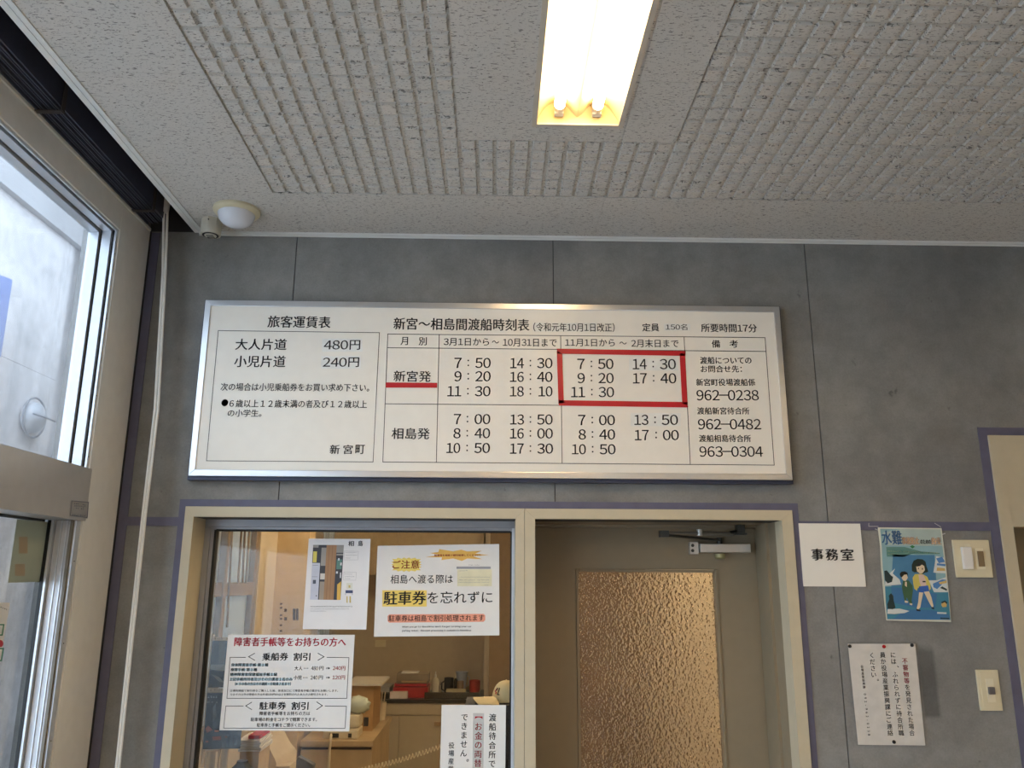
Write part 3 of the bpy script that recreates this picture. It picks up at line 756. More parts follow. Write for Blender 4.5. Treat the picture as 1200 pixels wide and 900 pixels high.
brail([(bx0, bz1), (bx0+k, bz1-k), (bx1-k, bz1-k), (bx1, bz1)]); brail([(bx0, bz0), (bx0+k, bz0+k), (bx1-k, bz0+k), (bx1, bz0)])
g = MB()
r_ = .012
g.box((bx0-.006, BF+.009, bz0-r_), (bx1+.006, YW-.003, bz0+.004)).box((bx0-.006, BF+.009, bz1-.004), (bx1+.006, YW-.003, bz1+.005)).box((bx0-.006, BF+.009, bz0+.004), (bx0+.004, YW-.003, bz1-.004)).box((bx1-.004, BF+.009, bz0+.004), (bx1+.006, YW-.003, bz1-.004))
g.build('rear_rim', mat('navy_rim', (.035, .042, .075), .35, .2), bo)
face = bx('face', (bx0+k-.002, BF, bz0+k-.002), (bx1-k+.002, BF+.004, bz1-k+.002), M_FACE, bo)
g = MB()
Zb1.text(g, '旅客運賃表', 390, 665, 138, 52, 142, .012)
Zb1.text(g, '大人片道', 248, 472, 238, 49, 239, .01); Zb1.text(g, '480', 637, 742, 241, 40, 241, .01); Zb1.text(g, '円', 750, 795, 241, 42, 241, .01)
Zb1.text(g, '小児片道', 243, 467, 313, 51, 314, .01); Zb1.text(g, '240', 632, 736, 317, 40, 317, .01); Zb1.text(g, '円', 744, 790, 317, 42, 317, .01)
Zb1.text(g, '次の場合は小児乗船券をお買い求め下さい。', 183, 835, 425, 34, 429, .008)
Zb1.text(g, '●', 186, 215, 495, 30); Zb1.text(g, '６歳以上１２歳未満の者及び１２歳以上', 222, 825, 498, 34, 502, .008)
Zb1.text(g, 'の小学生。', 214, 362, 540, 32, 541, .008)
for ch, a, b in (('新', 663, 705), ('宮', 722, 762), ('町', 775, 815)): Zb1.text(g, ch, a, b, 700, 40, 700, .012)
Zb2.text(g, '新宮～相島間渡船時刻表', 92, 772, 125, 60, 133, .012)
a = 440+793/4.2846; b = 650+287/4.0897
ZP.text(g, '(令和元年10月1日改正)', a, b, 383.3, 10.2, 383.9, .006)
for s_, x0, x1, y_, h in (('月', 127, 163, 213, 40), ('別', 218, 257, 214, 40)): Zb2.text(g, s_, x0, x1, y_, h, y_, .008)
Zb2.text(g, '3月1日から', 343, 570, 217, 38, 218, .008); Zb2.text(g, '～', 585, 620, 218, 14); Zb2.text(g, '10月31日まで', 640, 910, 220, 40, 222, .008)
Zb3.text(g, '11月1日から', 50, 288, 211, 36, 212, .008); Zb3.text(g, '～', 310, 345, 213, 13); Zb3.text(g, '2月末日まで', 367, 593, 214, 38, 215, .008)
for s_, x0, x1, y_, h in (('備', 753, 792, 217, 36), ('考', 838, 878, 217, 36)): Zb3.text(g, s_, x0, x1, y_, h, y_, .01)
Zb3.text(g, '定員', 420, 500, 138, 38, 138, .012); Zb3.text(g, '150名', 532, 635, 136, 29, 136, .008); Zb3.text(g, '所要時間17分', 702, 968, 140, 40, 142, .012)
Zb2.text(g, '新宮発', 92, 278, 389, 55, 391, .008); Zb2.text(g, '相島発', 82, 272, 677, 56, 678, .008)
def tm(Z, hr, mi, xr, xc, xm0, xm1, y, h=51, dw=35):
    wd = dw if len(hr) == 1 else dw*2.12
    if hr[0] == '1': wd -= dw*.18
    g.mark(); g.lock += 1
    Z.text(g, hr, xr-wd, xr, y, h, y, .010)
    for dy in (-h*.24, h*.24): Z.rect(g, xc-3.4, y+dy-3.6, xc+3.4, y+dy+3.6, .0008)
    m0 = xm0+(dw*.15 if mi[0] == '1' else 0)
    Z.text(g, mi, m0, xm1, y, h, y, .010); g.lock -= 1
for a in (('7', '50', 432, 466, 502, 578, 323), ('9', '20', 432, 466, 502, 578, 390), ('11', '30', 430, 464, 500, 577, 465), ('7', '00', 429, 462, 498, 576, 605), ('8', '40', 427, 461, 498, 575, 676), ('10', '50', 425, 460, 497, 574, 750),
          ('14', '30', 745, 778, 812, 888, 324), ('16', '40', 744, 778, 812, 888, 393), ('18', '10', 744, 778, 814, 888, 466), ('13', '50', 745, 778, 812, 889, 607), ('16', '00', 744, 778, 813, 890, 677), ('17', '30', 744, 778, 813, 891, 753)): tm(Zb2, *a)
for a in (('7', '50', 143, 176, 208, 281, 313), ('9', '20', 144, 176, 210, 282, 381), ('11', '30', 145, 178, 211, 284, 448), ('7', '00', 147, 180, 213, 288, 582), ('8', '40', 149, 181, 214, 289, 651), ('10', '50', 149, 182, 216, 291, 722),
          ('14', '30', 440, 472, 504, 580, 314), ('17', '40', 441, 474, 507, 582, 382), ('13', '50', 448, 481, 513, 590, 581), ('17', '00', 450, 486, 519, 594, 654)): tm(Zb3, *a, h=49, dw=34)
for s_, x0, x1, y_, h in (('渡船についての', 697, 942, 296, 34), ('お問合せ先：', 700, 896, 337, 33), ('新宮町役場渡船係', 678, 960, 401, 34), ('渡船新宮待合所', 683, 932, 538, 34), ('渡船相島待合所', 692, 940, 670, 34)): Zb3.text(g, s_, x0, x1, y_, h, y_, .012)
for s_, x0, x1, y_ in (('962-0238', 680, 977, 463), ('962-0482', 687, 988, 602), ('963-0304', 694, 997, 733)): Zb3.text(g, s_, x0, x1, y_, 50, y_, .006)
g.build('lettering', M_INK, face)
g = MB()
Zb1.line(g, [(172, 178), (880, 187), (852, 755), (120, 750), (172, 178)], 2.6)
def tl(*p): ZP.line(g, p, .75)
tl((454.5, 391.5), (896.5, 395.7), (907.2, 545.1), (448.6, 541.4), (454.5, 391.5))
tl((454, 407.5), (897.4, 411.9)); tl((514.7, 392), (511.4, 541.9)); tl((657, 394), (658.7, 543)); tl((801.6, 395), (808.9, 544.3)); tl((451.2, 473.2), (806, 476.3))
g.build('table_lines', M_INK, face)
g = MB()
for Z_, q in ((Zb1, (628, 213, 805, 270)), (Zb1, (624, 290, 798, 345)), (Zb3, (523, 120, 650, 153)), (Zb3, (356, 287, 592, 345)), (Zb3, (364, 549, 604, 611))): Z_.rect(g, *q, .0003)
Zb2.rect(g, 790, 122, 1110, 165, .0003)
g.build('correction_patch', mat('patch_white', (.76, .77, .74), .4), face)
for Z_, q in ((Zb2, [(52, 421), (310, 423), (309, 448), (51, 447)]), (Zb3, [(10, 240), (627, 252), (626, 275), (12, 264)]), (Zb3, [(20, 487), (637, 496), (637, 522), (20, 513)]), (Zb3, [(10, 250), (36, 262), (44, 500), (18, 506)]), (Zb3, [(598, 262), (624, 262), (637, 510), (611, 505)])):
    p = [Z_.P(a, b, .0012) for a, b in q]; MB().prism(p, (0, -.0006, 0)).build('red_tape', M_RED, face)

# ================================================================ NOTICES ON THE COUNTER GLASS (inside face, read through it they sit at the glass)
GYF = WY+.0035          # outer face of the pane; sheets are taped on it
def notice(name, label, org, sc, quad, m=M_PAPER, cat='notice', Y=GYF, th=.0004, base=None):
    s = Sheet('Y', Y-.001, org, sc)
    t = thing(name, label, cat, s.P(*(base or quad[3]))); s.panel('sheet', quad, m, t, th)
    return s, t
YELLOW = mat('yellow_ink', (.80, .60, .14), .5); DRED = mat('dark_red_ink', (.35, .03, .02), .5); PINK = mat('salmon_ink', (.80, .33, .22), .5)
GREY = mat('grey_ink', (.30, .30, .33), .5); GOLD = mat('amber_ink', (.78, .46, .10), .5)

# parking ticket notice
s, t = notice('parking_ticket_notice', 'white notice headed with a yellow starburst, about not forgetting the parking ticket', (420, 620), 6, [(135, 118), (990, 105), (991, 747), (109, 757)], M_LAM)
g = MB()
def burst(s, g, cx, cy, rx, ry, n, depth, d=.0005, jit=0):
    pts = []
    for i in range(2*n):
        a = math.pi*i/n; c_, s_ = math.cos(a), math.sin(a); k = 1/max(abs(c_), abs(s_))**.75
        rr = (1 if i % 2 == 0 else depth)*(1+random.uniform(-jit, jit)); pts.append((cx+rx*c_*k*rr*.9, cy+ry*s_*k*rr*.9))
    g.mark(); g.lock += 1
    for i in range(len(pts)): s.poly(g, [(cx, cy), pts[i], pts[(i+1) % len(pts)]], d)
    g.lock -= 1
burst(s, g, 338, 250, 120, 56, 18, .84); s.rect(g, 168, 430, 480, 545, .0005); g.build('yellow_print', YELLOW, t)
g = MB(); burst(s, g, 690, 182, 235, 46, 9, .58, .0005, .12); g.build('amber_print', GOLD, t)
g = MB(); x0, x1, y0, y1, r = 205, 892, 600, 658, 12
s.poly(g, [(x0+r, y0), (x1-r, y0-4), (x1, y0+r-4), (x1, y1-r-6), (x1-r, y1-6), (x0+r, y1), (x0, y1-r), (x0, y0+r)], .0005); g.build('salmon_print', PINK, t)
g = MB(); s.text(g, 'ご注意', 242, 428, 250, 58, 248, .012); s.text(g, '駐車券を相島で割引処理してください！', 535, 858, 185, 15, 183, .03); g.build('red_lettering', DRED, t)
g = MB(); s.text(g, '相島へ渡る際は', 226, 664, 353, 62, 350); s.text(g, '駐車券', 180, 474, 486, 94, 483, .018); s.text(g, 'を忘れずに', 486, 942, 481, 84, 478)
s.text(g, '駐車券は相島で割引処理されます', 213, 883, 628, 44, 623, .006, d=.001)
s.text(g, "When you go to Ainoshima, don't forget to bring your car", 308, 795, 688, 15, 685, .02); s.text(g, 'parking ticket.   Discount processing is available in Ainoshima.', 308, 793, 716, 15, 713, .02)
g.build('lettering', M_INK, t)
g = MB(); s.rect(g, 690, 264, 930, 280, .0007); s.tiny(g, 775, 850, 253, 8); s.tiny(g, 705, 770, 293, 8); s.tiny(g, 712, 925, 338, 6); s.tiny(g, 700, 920, 358, 7); s.tiny(g, 700, 920, 375, 6); s.tiny(g, 885, 915, 394, 6); g.build('ticket_print', GREY, t)
g = MB(); s.rect(g, 695, 283, 938, 402, .0005); g.build('ticket_picture', mat('ticket_cream', (.70, .66, .46), .5), t)

# island notice with a photograph
s, t = notice('island_photo_notice', 'white portrait notice with a photograph of a wooden pillar taped high on the counter glass', (350, 620), 6.923, [(82, 78), (584, 80), (548, 815), (32, 812)])
CLR = {}
def patch(s, t, name, col, polys, d=.0005, m=None):
    g = MB()
    for p in polys:
        if len(p) == 4 and not isinstance(p[0], (tuple, list)): s.rect(g, *p, d)
        else: s.poly(g, p, d)
    return g.build(name, m or mat('ink_%03d_%03d_%03d' % tuple(int(c*999) for c in col), col, .5), t)
def ph(x, y): # photograph area unit square -> crop coordinates
    a = (118+(367-118)*x, 128+2*x); b = (92+(340-92)*x, 572+3*x); return (a[0]+(b[0]-a[0])*y, a[1]+(b[1]-a[1])*y)
def pr(x0, y0, x1, y1): return [ph(x0, y0), ph(x1, y0), ph(x1, y1), ph(x0, y1)]
patch(s, t, 'photo_background', (.05, .05, .06), [pr(0, 0, 1, 1)], .0004)
patch(s, t, 'photo_ceiling', (.30, .29, .27), [pr(0, 0, .18, .05), pr(.28, .05, .45, .38), pr(.76, 0, 1, .14), pr(.78, .16, 1, .19)], .0006)
patch(s, t, 'photo_pillar', (.36, .20, .10), [pr(.44, 0, .77, 1)], .0008)
patch(s, t, 'photo_pillar_grain', (.28, .15, .07), [pr(.52, 0, .54, 1), pr(.63, 0, .65, 1), pr(.72, .2, .73, 1)], .001)
patch(s, t, 'photo_machine', (.55, .57, .66), [pr(0, .33, .26, 1)], .0006)
patch(s, t, 'photo_machine_mark', (.08, .09, .12), [pr(.06, .64, .16, .71), pr(.02, .37, .2, .375), pr(.02, .58, .2, .585), pr(.18, .92, .22, .94)], .0008)
patch(s, t, 'photo_yellow', (.70, .60, .12), [pr(.02, .12, .14, .32)], .0006)
patch(s, t, 'photo_copier', (.60, .58, .54), [pr(.29, .52, .45, .63)], .0006)
patch(s, t, 'photo_copier_body', (.34, .28, .22), [pr(.29, .67, .45, 1)], .0006)
patch(s, t, 'photo_plants', (.10, .22, .19), [pr(.80, .26, .97, .44)], .0006)
patch(s, t, 'photo_bright_spots', (.62, .64, .66), [pr(.84, .24, .89, .28), pr(.92, .32, .97, .37), pr(.80, .48, .86, .52), pr(.93, .5, .97, .6)], .0008)
patch(s, t, 'photo_hanging_cloth', (.66, .42, .08), [[ph(.86, .72), ph(.98, .66), ph(1, 1), ph(.88, 1)]], .0008)
g = MB()
s.text(g, '相', 403, 448, 117, 42, 117, .02); s.text(g, '島', 484, 520, 116, 44, 116, .02)
s.tiny(g, 95, 437, 628, 10); g.build('lettering', M_INK, t)
g = MB()
for q in ((372, 178, 485, 250), (368, 348, 468, 415)): s.line(g, [(q[0], q[1]), (q[2], q[1]+3), (q[2]-4, q[3]), (q[0]-4, q[3]), (q[0], q[1])], 1.6)
for a in ((380, 475, 190, 8), (380, 475, 212, 8), (378, 420, 235, 8), (376, 445, 365, 7), (376, 452, 385, 8), (374, 420, 402, 8), (95, 410, 648, 8), (95, 222, 666, 8)): s.tiny(g, *a)
g.build('small_print', GREY, t)
patch(s, t, 'sketch_print', (.68, .68, .60), [(388, 437, 438, 488)], .0005); patch(s, t, 'sketch_mark', (.06, .08, .16), [(380, 496, 440, 520)]); patch(s, t, 'sketch_legs', (.60, .45, .15), [(388, 545, 398, 598), (412, 545, 424, 598), (405, 455, 420, 476)], .0007)
patch(s, t, 'sketch_frame', (.5, .5, .55), [(376, 522, 384, 534), (432, 522, 440, 534)])

# discount notice
s, t = notice('discount_notice', 'laminated discount notice with a red heading, lower left of the counter glass', (260, 740), 7.5, [(55, 28), (1168, 30), (1120, 878), (-22, 868)], M_LAM)
g = MB(); s.text(g, '障害者手帳等をお持ちの方へ', 112, 1090, 90, 78, 93, .022)
s.text(g, '240円', 975, 1085, 323, 36, 323, .01); s.text(g, '120円', 972, 1082, 405, 36, 405, .01); g.build('red_lettering', M_REDINK, t)
g = MB()
s.text(g, '乗船券', 357, 582, 222, 68, 220, .03); s.text(g, '割引', 632, 776, 222, 68, 222, .02); s.line(g, [(288, 192), (235, 222), (288, 252)], 6); s.line(g, [(846, 192), (898, 222), (846, 252)], 6)
s.text(g, '駐車券', 332, 564, 654, 68, 652, .03); s.text(g, '割引', 614, 760, 654, 68, 654, .02); s.line(g, [(262, 622), (210, 654), (262, 686)], 6); s.line(g, [(834, 620), (884, 652), (834, 686)], 6)
s.line(g, [(208, 228), (72, 228), (45, 588), (1098, 588), (1117, 230), (925, 228)], 5); s.line(g, [(188, 655), (36, 655), (16, 850), (1082, 851), (1095, 657), (908, 655)], 5)
for tx, x0, x1, y_, h, b in (('身体障害者手帳 第１種', 82, 408, 293, 30, .02), ('療育手帳 第１種', 78, 310, 335, 30, .02), ('精神障害者保健福祉手帳１級', 74, 487, 377, 30, .02), ('上記手帳所持者及びその介護者１名のみ', 68, 620, 419, 31, .01), ('(※５０条の方はその通訳・介助員２名まで)', 115, 607, 460, 30, .015),
    ('日帰先施設で割引券をご購入した後、係員窓口にて障害者手帳の提示をお願いします。', 75, 1022, 520, 21, .004), ('なおそれ以外の等級の方は片道100円の以上を割引された本人のみ割引されます。', 75, 930, 553, 21, .004),
    ('障害者手帳等をお持ちの方は', 332, 775, 720, 34, .01), ('駐車場の料金をコチラで精算できます。', 254, 835, 773, 34, .01), ('駐車券と手帳をご提示ください。', 308, 776, 822, 34, .01)): s.text(g, tx, x0, x1, y_, h, y_, b)
for p, y_ in (('大人', 323), ('小児', 405)):
    dx = 0 if p == '大人' else -6
    s.text(g, p, 638+dx, 708+dx, y_, 36, y_, .01)
    for i in range(3): s.rect(g, 722+dx+i*15, y_-3, 728+dx+i*15, y_+4, .0008)
    s.text(g, '480' if dx == 0 else '240', 786+dx, 846+dx, y_, 34, y_, .004); s.text(g, '円', 858+dx, 893+dx, y_, 34, y_, .008)
    s.line(g, [(918, y_-4), (938, y_-4)], 3); s.line(g, [(918, y_+4), (938, y_+4)], 3); s.poly(g, [(936, y_-10), (952, y_), (936, y_+10)], .0006)
g.build('lettering', M_INK, t)
patch(s, t, 'blue_highlight', (.42, .56, .62), [(82, 284, 408, 306), (78, 326, 310, 346), (74, 366, 487, 390), (70, 408, 620, 432), (115, 450, 607, 472)], .0003)
for q in ((1165, 15), (1150, 860)):
    p = [s.P(q[0]+a, q[1]+b, .0006) for a, b in ((-40, -18), (60, -18), (60, 40), (-40, 40))]
# money change notice
s, t = notice('money_change_notice', 'vertical black and red notice at the bottom right of the counter glass', (500, 770), 6.923, [(122, 388), (643, 390), (634, 1290), (98, 1290)], M_LAM)
g = MB(); s.column(g, '渡船待合所では、', 535, 492, 528, 1015, 66, .012); s.column(g, 'できません。', 307, 488, 297, 853, 64, .012); s.column(g, '役場産業振興課', 201, 717, 190, 1100, 53, .012)
g.build('lettering', M_INK, t)
patch(s, t, 'grey_band', (.52, .50, .48), [[(377, 455), (465, 456), (457, 1150), (368, 1150)]], .0004)
g = MB(); s.column(g, '【', 421, 492, 421, 492, 70, .0, True); s.column(g, 'お金の両替', 421, 565, 415, 862, 68, .012); s.column(g, '】', 413, 930, 413, 930, 70, 0, True)
g.build('red_lettering', M_REDINK, t)

# ================================================================ SIGNS ON THE RIGHT OF THE WALL
s = Sheet('Y', YW-.006, (920, 490), 4.2857)
t = thing('office_sign', 'square white acrylic sign lettered for the office right of the door frame', 'sign', s.P(250, 847))
s.panel('plate', [(68, 528), (377, 530), (407, 847), (93, 845)], mat('acrylic_white', (.80, .78, .72), .12, noise=.01), t, .0045)
g = MB()
for ch, a, b in (('事', 133, 190), ('務', 205, 265), ('室', 281, 343)): s.text(g, ch, a, b, 685, 58, 685, .03)
g.build('lettering', M_INK, t)

# water safety poster
s = Sheet('Y', YW-.006, (960, 600), 5)
t = thing('water_safety_poster', 'colourful blue water safety poster with two drawn children right of the office sign', 'poster', s.P(580, 640))
out = [(343, 90), (717, 95), (728, 180), (745, 330), (762, 500), (773, 645), (580, 640), (393, 635), (380, 520), (362, 330), (356, 200)]
MB().prism([s.P(*p) for p in out], (0, .0005, 0)).build('sheet', mat('poster_paper', (.62, .64, .55), .3), t)
TEAL = (.12, .32, .38)
patch(s, t, 'sky_print', (.25, .42, .46), [[(356, 98), (710, 102), (738, 330), (745, 470), (385, 440), (372, 330), (366, 200)]], .0004)
patch(s, t, 'pale_band', (.38, .48, .46), [[(480, 100), (710, 103), (722, 200), (400, 196), (372, 120)]], .0005)
patch(s, t, 'green_band', (.12, .26, .22), [[(392, 205), (500, 205), (600, 232), (706, 240), (706, 246), (540, 246), (500, 262), (396, 262)]], .0006)
patch(s, t, 'blue_panel', (.07, .21, .36), [[(432, 250), (675, 252), (682, 340), (686, 420), (700, 480), (640, 470), (420, 470), (425, 360)]], .0006)
patch(s, t, 'sea_print', (.05, .22, .32), [[(385, 438), (560, 430), (700, 470), (755, 470), (768, 632), (398, 628), (390, 540)]], .0007)
patch(s, t, 'deep_sea_print', (.05, .17, .36), [[(420, 440), (560, 450), (690, 480), (680, 560), (560, 560), (430, 530)], [(510, 570), (660, 575), (760, 600), (766, 630), (430, 628)]], .0008)
patch(s, t, 'white_foam', (.62, .66, .64), [[(400, 570), (470, 566), (528, 580), (500, 592), (440, 598), (398, 596)], [(384, 432), (392, 380), (420, 352), (445, 330), (430, 360), (470, 395), (480, 425)], [(684, 258), (730, 268), (744, 360), (668, 355)], [(690, 400), (745, 380), (752, 470), (672, 470), (640, 400)], [(690, 586), (745, 588), (745, 598), (690, 596)]], .0009)
patch(s, t, 'vignette_blue', (.08, .22, .48), [[(684, 272), (720, 262), (736, 292), (700, 300)], [(690, 300), (740, 306), (738, 318), (688, 312)], [(665, 420), (720, 395), (744, 398), (690, 452), (668, 440)]], .0011)
patch(s, t, 'vignette_orange', (.62, .42, .14), [[(690, 325), (735, 330), (738, 345), (686, 345)], [(700, 412), (745, 400), (746, 416), (706, 424)], [(716, 530), (735, 520), (748, 535), (744, 556), (722, 558), (714, 545)]], .0012)
patch(s, t, 'vignette_dark', (.02, .04, .04), [[(380, 345), (395, 342), (420, 372), (432, 380), (425, 410), (400, 418), (384, 400)], [(398, 540), (410, 510), (406, 490), (420, 476), (432, 490), (436, 520), (446, 560), (430, 570), (400, 566)], [(706, 445), (720, 436), (748, 452), (746, 462)], [(712, 528), (735, 518), (750, 530), (746, 540), (735, 528), (718, 536)], [(708, 618), (760, 620), (760, 628), (708, 626)]], .0013)
SK = (.72, .60, .42)
# girl
patch(s, t, 'girl_hair', (.015, .03, .02), [[(556, 354), (542, 345), (541, 310), (552, 285), (575, 275), (605, 278), (622, 292), (628, 320), (638, 350), (618, 356), (600, 366), (570, 352)]], .0014)
patch(s, t, 'girl_jacket', (.62, .52, .12), [[(560, 364), (600, 362), (632, 380), (650, 425), (652, 450), (640, 465), (620, 440), (575, 445), (572, 462), (556, 450), (550, 420), (546, 385)]], .0015)
patch(s, t, 'girl_shirt', (.66, .50, .44), [[(580, 368), (608, 366), (624, 400), (626, 432), (598, 442), (586, 410)]], .0016)
patch(s, t, 'girl_shorts', (.04, .12, .42), [[(582, 436), (636, 430), (644, 465), (612, 468), (606, 474), (580, 472)]], .0017)
patch(s, t, 'girl_skin', SK, [[(566, 318), (580, 305), (612, 308), (618, 340), (604, 358), (590, 362), (572, 348)], [(584, 470), (608, 472), (600, 510), (590, 560), (576, 574), (570, 566), (578, 530)], [(612, 468), (642, 464), (656, 500), (668, 552), (660, 560), (648, 540), (632, 510)]], .0018)
patch(s, t, 'girl_features', (.02, .02, .02), [(577, 326, 582, 336), (600, 328, 606, 338), (604, 404, 622, 412), [(566, 566), (592, 574), (592, 582), (570, 580)], [(656, 556), (672, 560), (672, 570), (656, 566)], [(566, 320), (580, 296), (612, 300), (616, 318), (600, 308), (586, 318)]], .0019)
# boy
patch(s, t, 'boy_clothes', (.05, .12, .06), [[(490, 402), (522, 400), (545, 430), (548, 460), (540, 520), (545, 534), (528, 534), (512, 500), (504, 530), (500, 526), (488, 470), (484, 440)]], .0014)
patch(s, t, 'boy_skin', SK, [[(484, 366), (510, 362), (518, 385), (506, 404), (492, 402), (482, 388)], [(502, 408), (512, 410), (512, 440), (500, 430)], [(500, 518), (520, 524), (518, 532), (500, 530)], [(528, 534), (544, 536), (544, 546), (530, 544)]], .0016)
patch(s, t, 'boy_hair', (.012, .015, .01), [[(470, 364), (480, 350), (500, 348), (516, 356), (520, 376), (512, 366), (496, 368), (484, 382), (476, 380)]], .0017)
patch(s, t, 'green_mark', (.03, .20, .06), [[(530, 202), (545, 194), (560, 204), (545, 214)]], .0012)
g = MB(); s.text(g, '水難', 366, 482, 150, 82, 150, .015); g.build('blue_lettering', mat('poster_blue', (.04, .13, .30), .5), t)
g = MB(); s.text(g, '事故防止', 484, 584, 168, 44, 168, .03, .0010); s.text(g, '約束', 656, 712, 170, 44, 170, .03, .0010); g.build('lettering_outline', mat('poster_outline', (.22, .10, .06), .5), t)
g = MB(); s.text(g, '事故防止', 486, 582, 168, 41, 168, .015, .0013); s.text(g, '約束', 658, 710, 170, 41, 170, .015, .0013); g.build('orange_lettering', mat('poster_orange', (.72, .48, .30), .5), t)
g = MB(); s.text(g, 'のための', 592, 652, 174, 26, 174, .03, .0012); g.build('dark_lettering', M_INK, t)
g = MB(); s.tiny(g, 400, 700, 228, 9, 240); s.tiny(g, 402, 480, 248, 8); g.build('small_print', mat('poster_yellow', (.5, .5, .25), .5), t)

# report notice in a plastic sleeve
s = Sheet('Y', YW-.007, (960, 730), 5)
t = thing('report_notice', 'white vertically written notice pinned in a clear sleeve below the office sign', 'notice', s.P(400, 716))
s.panel('sheet', [(168, 122), (562, 122), (622, 718), (228, 714)], mat('sleeved_paper', (.62, .60, .56), .12, bump=.25, bscale=14), t, .0008)
g = MB()
s.column(g, 'を発見された場合', 516, 377, 543, 645, 36, .008); s.column(g, 'には、ふれられずに待合所職', 432, 188, 480, 645, 36, .008); s.column(g, '員か役場産業振興課にご連絡', 371, 188, 416, 645, 36, .008); s.column(g, 'ください。', 307, 190, 323, 342, 36, .008)
s.column(g, '役場産業振興課', 250, 256, 263, 376, 17, .01)
s.column(g, '092-962-0238', 268, 418, 292, 655, 21, .004, True)
g.build('lettering', M_INK, t)
g = MB(); s.column(g, '不審物等', 501, 223, 512, 340, 36, .012); g.build('red_lettering', M_REDINK, t)
for x, y, m in ((178, 136, M_INK), (542, 130, M_INK), (437, 697, M_INK), (378, 138, M_RED)):
    c = s.P(x, y); MB().lathe([(.0055, 0), (.0052, .003), (.003, .0045)], (c.x, c.y-.0005, c.z), 16, 'y').build('push_pin', m, t, label='red push pin' if m is M_RED else None)

# switches
def plate(s, quad, m, t, name='cover_plate', th=.008, lift=0, bev=.002):
    p = [s.P(*q) for q in quad]; xs = (p[0].x+p[3].x)/2, (p[1].x+p[2].x)/2; zs = (p[0].z+p[1].z)/2, (p[2].z+p[3].z)/2
    return bx(name, (xs[0], s.val-lift-th, zs[1]), (xs[1], s.val-lift, zs[0]), m, t, bevel=bev)
s = Sheet('Y', YW-.0005, (960, 600), 5)
t = thing('double_switch', 'cream double wall switch with one white and one brown rocker beside the poster', 'switch', s.P(890, 385))
plate(s, [(775, 163), (988, 165), (1010, 385), (797, 383)], M_CREAM, t)
plate(s, [(820, 205), (876, 207), (887, 337), (830, 335)], M_WHITE, t, 'white_rocker', .012, .008)
plate(s, [(842, 188), (876, 188), (878, 206), (843, 206)], mat('clear_tape', (.72, .68, .52), .1), t, 'tape_piece', .0006, .008, 0)
plate(s, [(903, 213), (950, 213), (966, 336), (917, 336)], mat('pale_insert', (.74, .69, .52), .3), t, 'switch_insert', .002, .008, .0006)
plate(s, [(914, 230), (949, 230), (959, 320), (924, 320)], mat('brown_rocker', (.22, .16, .09), .4), t, 'brown_rocker', .003, .010, .001)
s = Sheet('Y', YW-.0005, (960, 730), 5)
t = thing('single_switch', 'cream single wall switch with a small grey button right of the pinned notice', 'switch', s.P(990, 513))
plate(s, [(912, 272), (1040, 274), (1068, 514), (938, 512)], M_CREAM, t)
plate(s, [(932, 286), (1028, 288), (1054, 500), (950, 498)], M_CREAM, t, 'raised_panel', .002, .008, .001)
plate(s, [(963, 323), (1005, 323), (1026, 462), (977, 462)], mat('pale_insert', (0, 0, 0)), t, 'switch_insert', .0015, .010, .0005)
plate(s, [(973, 372), (1009, 372), (1014, 415), (978, 415)], mat('grey_button', (.13, .12, .12), .4), t, 'grey_button', .008, .0115, .002)
# leftover tape bits above the poster
s = Sheet('Y', YW-.0042, (960, 600), 5)
t = thing('tape_scraps', 'torn scraps of clear tape on the purple strip above the poster', 'tape', s.P(300, 80))
g = MB(); s.line(g, [(290, 66), (290, 84), (345, 84)], 3); s.line(g, [(328, 100), (345, 106)], 4); s.line(g, [(676, 66), (710, 86), (712, 90)], 3); s.line(g, [(720, 132), (736, 126)], 5)
g.build('tape_scrap', mat('tape_white', (.5, .5, .5), .3), t)

# ================================================================ OFFICE BEHIND THE COUNTER
OX0, OX1, OYB, OZ = XL-.15, 1.12, 6.72, z(1.0)
SY = 6.17     # front of sink unit
bx('wall_office_back', (OX0, OYB, 0), (OX1+.1, OYB+.1, ZC+.3), M_OFFICE, kind='structure')
bx('wall_office_right', (OX1, 3.05, 0), (OX1+.1, OYB, ZC+.3), mat('office_cream_lit', (.74, .66, .50), .8), kind='structure')  # paler paint stands in for stronger light behind the door glass
bx('wall_office_partition', (onY(567.5, 780, SY).x, SY, 0), (onY(567.5, 780, SY).x+.09, OYB, ZC), M_OFFICE, kind='structure')
bx('wall_office_partition_front', (onY(573, 780, SY-.02).x, SY-.06, 0), (OX1, SY, ZC), mat('office_brown_shade', (.22, .15, .085), .8), kind='structure')  # brown darkened: shade for the door glass's left side put into the colour
bx('ceiling_office', (OX0, BY1, ZC-.25), (OX1, OYB, ZC-.2), M_WALLP, kind='structure')
# corner behind the door: office side wall beyond the frame
bx('wall_office_front', (fo1, BY1, 0), (OX1, BY1+.05, ZC-.2), M_OFFICE, kind='structure')
bx('wall_office_front_upper', (OX0, BY1+.0, z(.23)), (fo1, BY1+.05, ZC-.2), M_OFFICE, kind='structure')
